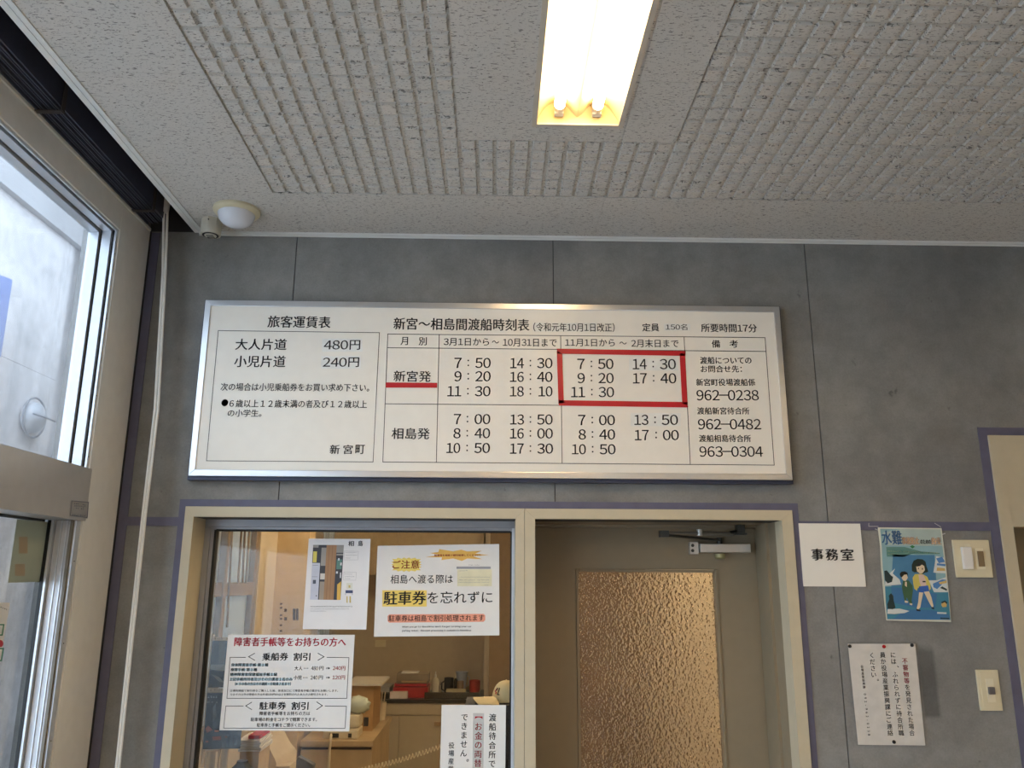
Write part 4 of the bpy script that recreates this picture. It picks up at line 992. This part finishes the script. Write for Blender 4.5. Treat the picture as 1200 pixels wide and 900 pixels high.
# left wall of the office with window openings
wyA, wyB, wz0, wz1 = 3.55, 4.55, 1.05, 2.5
g = MB()
for a, b, c, d in ((BY1+.1, 0, wyA, ZC-.2), (wyB, 0, OYB, ZC-.2), (wyA, 0, wyB, wz0), (wyA, wz1, wyB, ZC-.2)): g.box((OX0-.01, a, b), (OX0+.10, c, d))
g.build('wall_office_left', M_OFFICE, kind='structure')
XO = OX0+.1
w5 = struct_root('window_4', (XO, 4.05, wz0), 'brown framed office side window with frosted panes')
MBR = mat('brown_sash', (.20, .14, .09), .5)
MPANE = mat('frosted_pane', (.85, .90, .92), .5, trans=.85, ior=1.1)
zr = onX(270, 690, XO).z
for a, b, c, d in ((wyA, wz0, wyA+.05, wz1), (wyB-.05, wz0, wyB, wz1), (wyA+.05, wz0, wyB-.05, wz0+.05), (wyA+.05, wz1-.05, wyB-.05, wz1), (4.0, wz0+.05, 4.06, wz1-.05), (wyA+.05, zr-.035, 4.0, zr+.03), (4.06, zr-.035, wyB-.05, zr+.03)):
    bx('window_frame', (XO-.06, a, b), (XO-.01, c, d), MBR, w5)
for a, b in ((wyA+.05, 4.0), (4.06, wyB-.05)):
    for c, d in ((wz0+.05, zr-.035), (zr+.03, wz1-.05)): bx('glass_pane', (XO-.042, a, c), (XO-.038, b, d), MPANE, w5)
t = thing('office_blind_cords', 'thin brown blind cords hanging before the office side window', 'cord', (XO+.02, 4.0, 2.5))
for x_, x2, yb_ in ((268, 257, 735), (272, 266, 735), (283, 279, 684), (287, 284, 684), (292, 288, 684)):
    a = onX(x_, 622, XO+.03); b = onX(x2, yb_, XO+.03); a2 = a+(a-b)*.4
    MB().tube([a2, a, b], .006, 6).build('cord', MBR, t)
# tan pilaster and grey curtain
pa, pb = onY(317, 680, 4.9), onY(360, 680, 4.9)
o = bx('wall_office_pier', (pa.x, 4.9, 0), (pb.x, 5.06, ZC-.25), mat('tan_paint', (.62, .46, .26), .7), kind='structure')
s = Sheet('Y', 4.895, (240, 600), 6)
t = thing('pinned_memo', 'narrow handwritten memo strip pinned on the tan pier in the office', 'notice', s.P(550, 860))
s.panel('sheet', [(536, 590), (590, 585), (574, 850), (518, 850)], mat('tan_paper', (.62, .48, .30), .7), t)
g = MB()
for y_ in (640, 668, 720, 745, 790, 830): s.rect(g, 535-y_*.01, y_, 552-y_*.01, y_+12, .001)
for y_ in (680, 740): s.rect(g, 558, y_, 578, y_+22, .001)
g.build('print', mat('brown_ink', (.10, .06, .04), .6), t)
t = thing('pinned_list', 'wider typed list sheet pinned on the tan pier beside the memo strip', 'notice', s.P(640, 830))
s.panel('sheet', [(604, 582), (672, 580), (668, 815), (588, 836)], mat('tan_paper', (.62, .48, .30), .7), t)
g = MB()
for x_ in (628, 650): s.column(g, '１２３', x_, 690, x_-4, 760, 14, 0, True) if False else s.tiny(g, x_-8, x_+8, 720, 90, n=2)
g.build('print', mat('brown_ink', (0, 0, 0)), t)
# kitchenette
KX0, KX1 = OX0+.115, onY(567, 800, SY).x
zc_ = onY(520, 822, SY).z; zt_ = onY(520, 828, SY).z
k = thing('sink_unit', 'beige kitchenette sink unit with dark steel top along the office back wall', 'cabinet', ((KX0+KX1)/2, SY, 0))
MK = mat('kitchen_beige', (.50, .43, .32), .5, noise=.03)
bx('carcass', (KX0, SY+.02, 0), (KX1, OYB-.01, zc_-.005), MK, k)
bx('worktop', (KX0, SY-.01, zc_-.01), (KX1, OYB-.01, zc_+.012), mat('dull_steel', (.10, .10, .10), .3, .8), k)
zd = onY(520, 838, SY).z
xs_ = [KX0, onY(467, 870, SY).x, onY(540, 870, SY).x, KX1]
bx('apron', (KX0, SY, zd+.004), (KX1, SY+.02, zc_-.012), MK, k)
for a, b in zip(xs_, xs_[1:]):
    d = bx('door', (a+.003, SY, .1), (b-.003, SY+.02, zd-.004), MK, k, bevel=.0015)
    hx = b-.14
    MB().box((hx-.05, SY-.018, zd-.055), (hx+.05, SY, zd-.045)).box((hx-.05, SY-.018, zd-.055), (hx+.05, SY-.013, zd-.068)).build('handle', mat('tan_handle', (.42, .30, .17), .4), d)
zs_ = onY(520, 674, SY+.15).z
cb = thing('wall_cupboard', 'beige wall cupboard above the office kitchenette', 'cabinet', (KX0+.6, OYB, zs_))
bx('cupboard_body', (onY(362, 660, SY+.15).x, SY+.17, zs_), (KX1-.01, OYB-.01, ZC-.27), mat('cupboard_tan', (.50, .40, .26), .6), cb)
xm_ = (onY(362, 660, SY+.15).x+KX1)/2
for a, b in ((onY(362, 660, SY+.15).x, xm_), (xm_, KX1-.01)): bx('door', (a+.003, SY+.15, zs_), (b-.003, SY+.17, ZC-.28), mat('cupboard_tan', (0, 0, 0)), cb, bevel=.001)
t = thing('small_wall_socket', 'cream socket plate on the kitchenette back wall', 'socket', onY(440, 757, OYB-.012))
a, b = onY(440, 750, OYB), onY(452, 758, OYB); bx('plate', (a.x, OYB-.012, b.z), (b.x, OYB-.001, a.z), M_CREAM, t)
# curtain strip
t = thing('pale_curtain', 'pale blue gathered curtain hanging beside the tan office pier', 'curtain', onY(378, 780, 5.3))
a, b = onY(370, 780, 5.3), onY(384, 780, 5.3); g = MB(); v = []; n = 16
for i in range(n+1):
    x_ = a.x+(b.x-a.x)*i/n; y_ = 5.3+.02*math.sin(i*1.9); v += [(x_, y_, 1.0), (x_, y_, 2.6), (x_, y_+.006, 1.0), (x_, y_+.006, 2.6)]
f = []
for i in range(n): f += [(4*i, 4*i+4, 4*i+5, 4*i+1), (4*i+2, 4*i+3, 4*i+7, 4*i+6), (4*i+1, 4*i+5, 4*i+7, 4*i+3), (4*i, 4*i+2, 4*i+6, 4*i+4)]
f += [(0, 1, 3, 2), (4*n, 4*n+2, 4*n+3, 4*n+1)]
g.add(v, f); g.sm = True; g.build('cloth', mat('pale_blue_cloth', (.62, .68, .72), .8), t)
MB().tube([(a.x-.03, 5.3, 2.61), (b.x+.03, 5.3, 2.61)], .008, 8).build('rail', M_ALU, t)
MB().box((a.x-.03, 5.29, 2.60), (a.x-.02, 5.31, ZC-.25)).box((b.x+.02, 5.29, 2.60), (b.x+.03, 5.31, ZC-.25)).build('hanger', M_ALU, t)

# items on the sink top
zw = zc_+.0125
def at(px, y): return onY(px, 800, y).x
def hpx(px, py, y): return onY(px, py, y).z
yy = SY+.2
t = thing('dish_rack', 'red dish rack with clear cover on the steel sink top', 'dish rack', (at(484, yy), yy, zw))
a, b = at(463, yy), at(503, yy)
bx('red_box', (a, yy-.12, zw), (b, yy+.12, hpx(480, 803, yy)), mat('red_plastic', (.38, .02, .03), .35), t, bevel=.006)
bx('tray_lid', (a+.01, yy-.12, hpx(480, 802, yy)), (b-.01, yy+.12, hpx(480, 799, yy)), mat('red_plastic', (0, 0, 0)), t)
bx('clear_cover', (a+.02, yy-.1, hpx(480, 799, yy)), (b-.0, yy+.1, hpx(480, 788, yy)), film_mat('smoky_cover', (.35, .30, .24), .55), t)
bx('gold_trim', (a+.06, yy-.125, hpx(480, 797.5, yy)), (b-.01, yy-.12, hpx(480, 795.5, yy)), mat('gold_trim', (.65, .52, .30), .3, .6), t)
bx('lid_papers', (a+.05, yy-.06, hpx(480, 788, yy)), (b-.08, yy+.06, hpx(480, 787, yy)), M_PAPER, t)
t = tag(bx('folded_towel', (at(457, SY+.03), SY+.03, zw), (at(478, SY+.03), SY+.07, hpx(460, 810.5, SY+.03)), mat('towel_pink', (.68, .60, .58), .9, bump=.5, bscale=300), bevel=.006), 'folded white towel at the front edge of the sink top', 'towel')
t = tag(bx('black_tray', (at(445, SY+.06), SY+.02, zw), (at(456.5, SY+.06), SY+.10, hpx(450, 812, SY+.06)), M_INK, bevel=.003), 'small black box at the left end of the sink top', 'box')
t = tag(bx('grey_tray', (at(444, SY+.3), SY+.14, zw), (at(460, SY+.3), SY+.4, hpx(450, 805.5, SY+.14)), mat('tray_grey', (.40, .40, .40), .5), bevel=.004), 'flat grey tray behind the small black box on the sink top', 'tray')
yb = SY+.25
def bottle(name, lab, px, wpx, ytop, m, capm, cat='bottle', y_=yb):
    x = at(px, y_); r = (at(px+wpx/2, y_)-at(px-wpx/2, y_))/2; h = hpx(px, ytop, y_)-zw
    t = thing(name, lab, cat, (x, y_, zw))
    MB().lathe([(r*.95, 0), (r, h*.05), (r, h*.62), (r*.6, h*.72), (r*.3, h*.76)], (x, y_, zw), 18).build('bottle_body', m, t)
    MB().lathe([(r*.34, h*.76), (r*.34, h*.86), (r*.15, h*.88), (r*.15, h)], (x, y_, zw), 12).build('pump_cap', capm, t)
bottle('soap_bottle', 'cream pump soap bottle beside the red dish rack', 510.3, 8, 787, mat('cream_bottle', (.62, .56, .44), .4), M_WHITE)
bottle('detergent_bottle', 'slim clear detergent bottle right of the cream pump bottle', 516, 4, 799, mat('clear_bottle', (.4, .34, .26), .2), mat('brown_cap', (.2, .1, .06), .4))
bottle('black_pump_bottle', 'dark narrow pump bottle behind the mugs on the sink top', 534, 4, 789, M_INK, M_WHITE, y_=yb+.1)
def mug(name, lab, px, wpx, yt, m, m2, cat='mug', y_=SY+.22, base=None):
    hnd = cat == 'mug'
    x = at(px, y_); r = (at(px+wpx/2, y_)-at(px-wpx/2, y_))/2; z0 = base or zw; h = hpx(px, yt, y_)-z0
    t = thing(name, lab, cat, (x, y_, z0))
    MB().lathe([(r*.8, 0), (r, h*.4), (r, h), (r*.86, h), (r*.8, h*.4), (r*.5, h*.1)], (x, y_, z0), 18).build('cup_body', m, t)
    if not hnd: MB().sphere((x, y_, z0+h*.8), r*.8, 14, 8, 1, 1, .5).build('red_sponge', m2, t); return
    MB().tube([(x-r*.9, y_, z0+h*.25), (x-r*1.5, y_, z0+h*.35), (x-r*1.5, y_, z0+h*.7), (x-r*.9, y_, z0+h*.8)], r*.16, 6).build('handle', m2, t)
t = tag(bx('sponge_tray', (at(523, SY+.1), SY+.06, zw), (at(546, SY+.1), SY+.16, hpx(530, 808, SY+.1)), mat('sponge_cream', (.55, .47, .30), .8), bevel=.004), 'cream sponge tray in front of the mugs', 'tray')
mug('dark_mug', 'black mug with a pale base left in the mug pair on the sink top', 526, 11, 794, M_INK, M_INK)
mug('brown_mug', 'small brown mug under the leaning blue jug', 539.5, 8, 798, mat('brown_mug', (.25, .17, .11), .4), M_INK)
x = at(541, yb+.12); zt0 = zw
t = thing('blue_jug', 'pale blue measuring jug propped upright behind the mugs', 'jug', (x, yb+.12, zw))
ht = hpx(541, 787, yb+.12)-zw; r = (at(549, yb)-at(535, yb))/2
MB().lathe([(r*.55, 0), (r*.6, ht*.1), (r*.95, ht*.9), (r*1.1, ht), (r*.98, ht), (r*.5, ht*.12)], (x, yb+.12, zw), 20).build('jug_body', mat('pale_blue_plastic', (.42, .47, .55), .35), t)
MB().tube([(x+r*.7, yb+.1, zw+ht*.3), (x+r*1.3, yb+.1, zw+ht*.4), (x+r*1.3, yb+.1, zw+ht*.75), (x+r*.95, yb+.1, zw+ht*.85)], r*.09, 6).build('handle', mat('pale_blue_plastic', (0, 0, 0)), t)
mug('red_bowl', 'red bowl at the right end of the sink top', 556.5, 13, 797, mat('red_bowl', (.42, .03, .02), .4), mat('red_bowl', (0, 0, 0)), 'bowl')
t = tag(bx('steel_basin', (at(498, SY+.05), SY+.03, zw), (at(562, SY+.05), SY+.055, hpx(520, 811.5, SY+.03)), mat('steel_edge', (.16, .15, .13), .25, .8), bevel=.002), 'raised dark steel basin edge in front of the bottles', 'basin')

# wooden cabinet with things on it
CYf = 4.9
ztop = onY(400, 868, CYf).z
x0, x1 = onY(352, 868, CYf).x, onY(437.5, 868, CYf).x
k = thing('wooden_cabinet', 'low light wood cabinet in front of the kitchenette', 'cabinet', ((x0+x1)/2, CYf, 0))
MWD = mat('light_wood', (.50, .36, .20), .5, noise=.12, nscale=8)
bx('top', (x0, CYf-.01, ztop-.03), (x1, 5.75, ztop), MWD, k, bevel=.002)
bx('carcass', (x0+.01, CYf+.02, 0), (x1-.01, 5.74, ztop-.03), MWD, k)
zg = onY(400, 877, CYf).z
bx('shadow_gap', (x0+.01, CYf+.008, zg-.008), (x1-.01, CYf+.02, zg+.006), mat('gap_brown', (.05, .03, .02), .6), k)
bx('drawer_front', (x0+.005, CYf, .15), (x1-.005, CYf+.02, zg-.008), MWD, k, bevel=.002)
bx('upper_rail', (x0+.005, CYf, zg+.006), (x1-.005, CYf+.02, ztop-.03), MWD, k)
yk = CYf+.30
q = onY(412, 860, yk)
t = thing('cardboard_box', 'tall brown cardboard box with a paper lid on the wooden cabinet', 'box', (onY(425, 860, yk).x, yk, ztop))
bxa, bxb = onY(402, 860, yk).x, onY(436, 858, yk).x; bt = onY(420, 803, yk).z
bx('carton', (bxa, yk, ztop), (bxb, yk+.33, bt), mat('cardboard', (.42, .25, .11), .8), t, bevel=.002)
bx('paper_lid', (bxa, yk-.03, bt), (bxb+.05, yk+.36, bt+.012), mat('lid_paper', (.55, .50, .42), .7), t)
bx('carton_label', (onY(426, 850, yk).x, yk-.001, onY(430, 851, yk).z), (onY(431.5, 850, yk).x, yk, onY(430, 840.5, yk).z), M_DARK, t)
t = thing('plastic_bag', 'crumpled pale green plastic bag leaning on the cardboard box', 'bag', (onY(417, 835, yk-.12).x, yk-.12, ztop))
g = MB(); c = onY(420, 829, CYf+.16); c.z = onY(405, 838, CYf+.1).z+.047; g.sphere(c, .07, 18, 12, 1.0, .6, .72)
for i, v in enumerate(g.v):
    kx = 1+.13*math.sin(i*2.3)*math.cos(i*.7)-.12*random.random(); p = c+(Vector(v)-c)*kx; g.v[i] = tuple(p)
g.build('bag_body', mat('bag_plastic', (.55, .60, .50), .25), t)
t2 = thing('desk_telephone', 'cream desk telephone base on the wooden cabinet', 'telephone', (onY(408, 865, CYf+.08).x, CYf+.08, ztop))
a, b = onY(378, 868, CYf+.04), onY(419, 868, CYf+.04); hb = onY(400, 856, CYf+.04).z
bx('base', (a.x, CYf+.04, ztop), (b.x, CYf+.22, hb), mat('phone_cream', (.62, .54, .38), .4), t2, bevel=.008)
bx('rear_body', (onY(404, 850, CYf+.1).x, CYf+.10, hb), (b.x, CYf+.22, onY(405, 838, CYf+.1).z), mat('phone_cream', (0, 0, 0)), t2, bevel=.02)
for u, v in ((386, 397), (408, 412)): bx('dark_slot', (onY(u, 862, CYf+.04).x, CYf+.038, onY(u, 864.5, CYf+.04).z), (onY(v, 862, CYf+.04).x, CYf+.041, onY(u, 859.5, CYf+.04).z), M_INK, t2)
MB().tube([onY(388, 861, CYf+.03), onY(387.5, 868, CYf-.02), onY(386, 880, CYf-.02), onY(385, 905, CYf-.02), onY(384, 930, CYf-.02)], .008, 6).build('cable', mat('phone_cream', (0, 0, 0)), t2)
t = thing('pen_cup', 'small cream cup of pens on the right of the cabinet top', 'cup', (onY(445, 850, CYf+.72).x, CYf+.70, ztop))
c = onY(434, 850, CYf+.72); cxp = x1-.06
MB().lathe([(.035, 0), (.04, .11), (.034, .11), (.03, .01)], (cxp, CYf+.70, ztop), 16).build('cup_body', mat('cup_cream', (.62, .52, .38), .5), t)
for i in range(4): MB().tube([(cxp-.02+.012*i, CYf+.7, ztop+.01), (cxp-.03+.02*i, CYf+.7, ztop+.17)], .004, 6).build('pen', mat('pen_cream', (.7, .6, .45), .5), t)
# coiled cord
t = thing('coiled_phone_cord', 'cream coiled telephone cord stretched across the cabinets', 'cord', onY(430, 895, 3.9))
P0, P1 = onY(372, 912, 3.9), onY(545, 864, 3.9); n = 620; pts = []
for i in range(n+1):
    k = i/n; p = P0.lerp(P1, k); p.z -= .02*math.sin(k*math.pi)
    a = k*2*math.pi*44; pts.append(p+Vector((0, .009*math.cos(a), .009*math.sin(a))))
g = MB().tube(pts, .0026, 5); g.build('coil', mat('cord_cream', (.75, .66, .48), .4), t)

# counter inside, with clutter
ct = thing('reception_counter', 'reception counter board inside the counter window', 'counter', (-.5, 3.4, 0))
bx('worktop', (-1.20, 2.925, .92), (.15, 3.75, .95), MWD, ct); bx('front_panel', (-1.20, 2.93, 0), (.15, 2.96, .92), MWD, ct)
bx('side_panel', (-1.20, 2.96, 0), (-1.17, 3.75, .92), MWD, ct); bx('side_panel', (.12, 2.96, 0), (.15, 3.75, .92), MWD, ct)
CT = .95
# stand that carries the cap, behind the money notice
yc = 3.0
ca, cb_ = onY(552, 826, yc), onY(597, 826, yc)
t = thing('document_stand', 'dark document stand behind the money change notice', 'stand', ((ca.x+cb_.x)/2, yc, CT))
bx('stand_body', (ca.x-.02, yc-.02, CT), (cb_.x+.01, yc+.20, onY(575, 827, yc-.02).z), M_DARK, t)
cz0 = onY(575, 826.5, yc-.02).z
t = thing('baseball_cap', 'cream baseball cap with red and black stitching resting above the money change notice', 'cap', ((ca.x+cb_.x)/2+.02, yc, cz0))
MC = mat('cap_cream', (.85, .66, .36), .8, bump=.3, bscale=500)
sc = Sheet('Y', yc-.005, (500, 770), 6.923)
cc = sc.P(648, 380); rr = (sc.P(648, 380)-sc.P(528, 380)).length; hh = sc.P(640, 214).z-cz0
g = MB(); n, m = 28, 10; v = []
for i in range(m+1):
    a = math.pi/2*i/m; r_ = max(.001, math.cos(a)**.8 if i < m else .001); zz = math.sin(a)
    for j in range(n):
        b = 2*math.pi*j/n; v.append((cc.x+rr*r_*math.cos(b)+.0, yc+.085+rr*1.0*r_*math.sin(b), cz0+hh*zz))
g.v = v; g.f = [(i*n+j, i*n+(j+1) % n, (i+1)*n+(j+1) % n, (i+1)*n+j) for i in range(m) for j in range(n)]; g.sm = True
g.build('crown', MC, t)
# brim pointing left
g = MB(); v = []; N1, N2 = 10, 10
def S3(px, py, y): return onY(500+px/6.923, 770+py/6.923, y)
q00, q10, q01, q11 = S3(388, 327, yc+.075), S3(535, 318, yc+.075), S3(424, 384, yc-.035), S3(590, 384, yc-.04)
for s_ in (0, 1):
    for i in range(N1+1):
        for j in range(N2+1):
            a, b = i/N1, j/N2; p = q00.lerp(q10, a).lerp(q01.lerp(q11, a), b)
            p.z += .010*math.sin(math.pi*b)*(1-.3*a); p.x -= .012*math.sin(math.pi*b)*(1-a)
            v.append((p.x, p.y, max(p.z, cz0+.002)-s_*.003))
W1 = N2+1; off = (N1+1)*W1
f = [(i*W1+j, (i+1)*W1+j, (i+1)*W1+j+1, i*W1+j+1) for i in range(N1) for j in range(N2)]; f += [tuple(q+off for q in reversed(w_)) for w_ in f]
g.v = v; g.f = f; g.sm = True; g.build('brim', MC, t)
# stitched mark on the crown front: strokes laid just off the curved surface
def crownpt(px, py):
    q = sc.P(px, py); dx = q.x-cc.x; hz = min(.98, max(0, (q.z-cz0)/hh)); r_ = rr*math.cos(math.asin(hz))**.8
    return Vector((q.x, yc+.085-math.sqrt(max(0, r_*r_-dx*dx))-.002, q.z))
def stroke(p, wd):
    g = MB(); pts = [crownpt(*q) for q in p]; g.tube(pts, wd, 6); return g
stroke([(592, 268), (582, 300), (574, 322), (590, 320)], .0022).build('black_stitching', M_INK, t); stroke([(576, 268), (568, 290)], .0022).build('black_stitching', M_INK, t)
stroke([(572, 278), (556, 298), (566, 304), (560, 318)], .0025).build('red_stitching', M_REDINK, t)
MB().sphere((cc.x, yc+.085, cz0+hh), .0035, 10, 6).build('button', MC, t)

# dark leaflets at the left of the counter
s = Sheet('Y', 2.93, (150, 740), 5.627)
M_NAVY = mat('night_print', (.012, .018, .035), .25)
for nm, lab, quad, cap_ in (('night_leaflet', 'dark leaflet with grey wave picture, upper of two left behind the glass', [(556, 62), (760, 62), (735, 368), (528, 370)], [(556, 38), (760, 38), (760, 58), (554, 58)]),
                            ('festival_leaflet', 'dark night leaflet with red lights, lower of two left behind the glass', [(524, 406), (770, 405), (738, 772), (492, 778)], [(526, 374), (740, 374), (740, 398), (525, 398)])):
    t = thing(nm, lab, 'leaflet', s.P(600, 700)); s.panel('sheet', quad, M_NAVY, t, .002)
    s.panel('title_strip', cap_, mat('strip_cream', (.58, .48, .34), .5), t, .002)
    g = MB(); y_ = (cap_[0][1]+cap_[2][1])/2; s.tiny(g, cap_[0][0]+14, cap_[0][0]+110, y_, 13); g.build('title_print', M_INK, t)
    if nm == 'night_leaflet':
        patch(s, t, 'wave_print', (.16, .16, .15), [[(545, 222), (640, 215), (700, 230), (690, 250), (620, 262), (542, 250)], [(548, 280), (600, 300), (640, 340), (600, 330)]], .0006)
        patch(s, t, 'haze_print', (.045, .05, .055), [(600, 66, 640, 210)], .0005)
    else:
        g = MB(); s.tiny(g, 524, 592, 432, 16); s.tiny(g, 520, 592, 466, 10); g.build('white_print', mat('pale_print', (.45, .45, .45), .5), t)
        patch(s, t, 'lantern_print', (.30, .06, .02), [[(510, 640), (530, 620), (560, 650), (520, 668)], [(555, 695), (610, 690), (616, 715), (560, 718)], (512, 720, 530, 732), (640, 690, 655, 700), (570, 650, 600, 662)], .0006)
        patch(s, t, 'figure_print', (.07, .09, .13), [[(560, 500), (580, 470), (585, 560), (560, 600)], (650, 680, 668, 760), (700, 690, 716, 750), (620, 730, 640, 765)], .0005)
t = thing('leaflet_rack', 'clear acrylic rack holding the two dark leaflets', 'rack', s.P(560, 900))
a, b = s.P(470, 900), s.P(752, 20)
g = MB().box((a.x, 2.936, CT), (a.x+.006, 2.95, b.z)).box((b.x-.05, 2.936, CT), (b.x-.044, 2.95, b.z)).box((a.x, 2.936, CT), (b.x-.044, 2.99, CT+.006))
for y_ in (60, 400, 785): g.box((a.x, 2.936, s.P(500, y_).z-.004), (b.x-.044, 2.950, s.P(500, y_).z))
g.build('rack_frame', mat('rack_tan', (.45, .34, .22), .5), t)
# paper pile with red book
s = Sheet('Y', 3.25, (255, 850), 8.276)
p0 = s.P(232, 205); p1 = s.P(400, 110)
t = thing('paper_pile', 'uneven pile of white papers under a red booklet', 'papers', ((p0.x+p1.x)/2, 3.3, CT))
zb_ = s.P(300, 195).z
bx('file_box', (p0.x-.01, 3.27, CT), (p1.x, 3.42, zb_-.022), mat('manila', (.50, .38, .24), .7), t)
for i in range(5):
    dx = random.uniform(-.008, .008); bx('paper', (p0.x+dx-.012, 3.25+random.uniform(-.01, .01), zb_-.022+i*.008), (p1.x+dx+.01, 3.42, zb_-.022+i*.008+.0065), M_PAPER, t)
zr_ = zb_+.019
tag(MB().box((s.P(285, 110).x, 3.27, zr_), (s.P(395, 110).x, 3.41, zr_+.012)).build('red_booklet', mat('red_cover', (.50, .03, .06), .5)), 'red booklet lying on the pile of white papers', 'booklet')
# curled paper sheet
s = Sheet('Y', 3.45, (255, 850), 8.276)
t = thing('curled_paper_band', 'curled band of cream paper standing beside the paper pile', 'paper', s.P(560, 400))
v = []; n = 14; L0 = [(478, 55), (480, 130), (492, 190), (520, 260), (552, 320), (570, 372), (560, 402)]; R0_ = [(580, 55), (586, 110), (612, 165), (640, 215), (680, 265), (705, 300), (700, 396)]
for (a, b), (c, d) in zip(L0, R0_):
    A_, B_ = s.P(a, b), s.P(c, d); A_.y += .0; B_.y += .10; v += [A_, B_, A_+Vector((.001, .004, 0)), B_+Vector((.001, .004, 0))]
f = []
for i in range(len(L0)-1): f += [(4*i, 4*i+1, 4*i+5, 4*i+4), (4*i+2, 4*i+6, 4*i+7, 4*i+3), (4*i, 4*i+4, 4*i+6, 4*i+2), (4*i+1, 4*i+3, 4*i+7, 4*i+5)]
g = MB().add(v, f); g.sm = True; g.build('paper_band', mat('cream_paper', (.66, .54, .38), .7), t)
q = s.P(560, 402); q2 = s.P(700, 396); bx('band_base', (q.x, 3.45, CT), (q2.x, 3.56, q.z+.003), mat('cream_paper', (0, 0, 0)), t)
# grey screen back
s = Sheet('Y', 3.62, (255, 850), 8.276)
t = thing('grey_monitor', 'dark grey tilted display back beside the curled paper', 'monitor', s.P(820, 600))
pts = [s.P(715, 395), s.P(785, 305), s.P(935, 385), s.P(925, 430), s.P(718, 440)]
MB().prism(pts, (0, .04, 0)).build('display', mat('grey_plastic', (.10, .10, .10), .5), t, bevel=.004)
a = s.P(800, 420); bx('display_stand', (a.x-.03, 3.63, CT+.01), (a.x+.03, 3.69, a.z), mat('grey_plastic', (0, 0, 0)), t)
bx('display_foot', (a.x-.08, 3.60, CT), (a.x+.08, 3.73, CT+.01), mat('grey_plastic', (0, 0, 0)), t)
# upturned black bowl
s = Sheet('Y', 3.10, (255, 850), 8.276)
c = s.P(225, 372); r = (s.P(380, 470)-s.P(70, 470)).length/2
t = thing('black_bowl', 'upturned matt black bowl near the lower left corner of the counter window', 'bowl', (c.x, 3.12, CT))
hb = c.z-CT
MB().lathe([(r*1.12, 0), (r*1.12, hb*.25), (r*1.0, hb*.6), (r*.75, hb*.87), (r*.4, hb*.98), (r*.36, hb)], (c.x, 3.12, CT), 28).build('bowl_body', mat('black_mesh', (.03, .033, .038), .6), t)
MB().lathe([(r*.36, hb), (r*.34, hb+.006), (r*.28, hb+.006)], (c.x, 3.12, CT), 24).build('foot_ring', M_DARK, t)
# glasses at lower left
s = Sheet('Y', 3.0, (150, 740), 5.627)
for i, (xx, yt, rpx, lab) in enumerate(((520, 790, 34, 'clear stationery jar at the lower left corner of the counter window'), (606, 785, 34, 'second clear jar, right of the first at the lower left of the counter window'))):
    c = s.P(xx, yt); r = (s.P(xx+rpx, yt)-s.P(xx, yt)).length; zt2 = c.z
    t = thing('glass_jar', lab, 'jar', (c.x, 3.04, CT), 'clear jars on the counter')
    MB().lathe([(r*.9, 0), (r, .01), (r, zt2-CT), (r*.93, zt2-CT), (r*.93, .012)], (c.x, 3.04, CT), 20).build('jar_body', film_mat('jar_clear', (.55, .50, .44), .35), t)
    MB().tube([(c.x, 3.04, CT+.012), (c.x+.01, 3.04, zt2+.0)], .006, 6).build('pen', MBR if i else M_ALU, t)
# office ceiling lamps, added unseen to light the office and the door glass
for i, (x, y) in enumerate(((-.35, 4.4), (.84, 3.85))):
    t = thing('office_added_light', ('added unseen tube light on the office ceiling over the counter side', 'added unseen tube light on the office ceiling behind the office door')[i], 'ceiling light', (x, y, ZC-.25))
    bx('lamp_body', (x-.09, y-.6, ZC-.29), (x+.09, y+.6, ZC-.25), M_WHITE, t)
    for s_ in (-.045, .045): MB().tube([(x+s_, y-.58, ZC-.31), (x+s_, y+.58, ZC-.31)], .013, 10).build('tube', mat('office_tube_glow', (.9, .9, .9), .5, emit=((1, .76, .48), 42.0)), t)
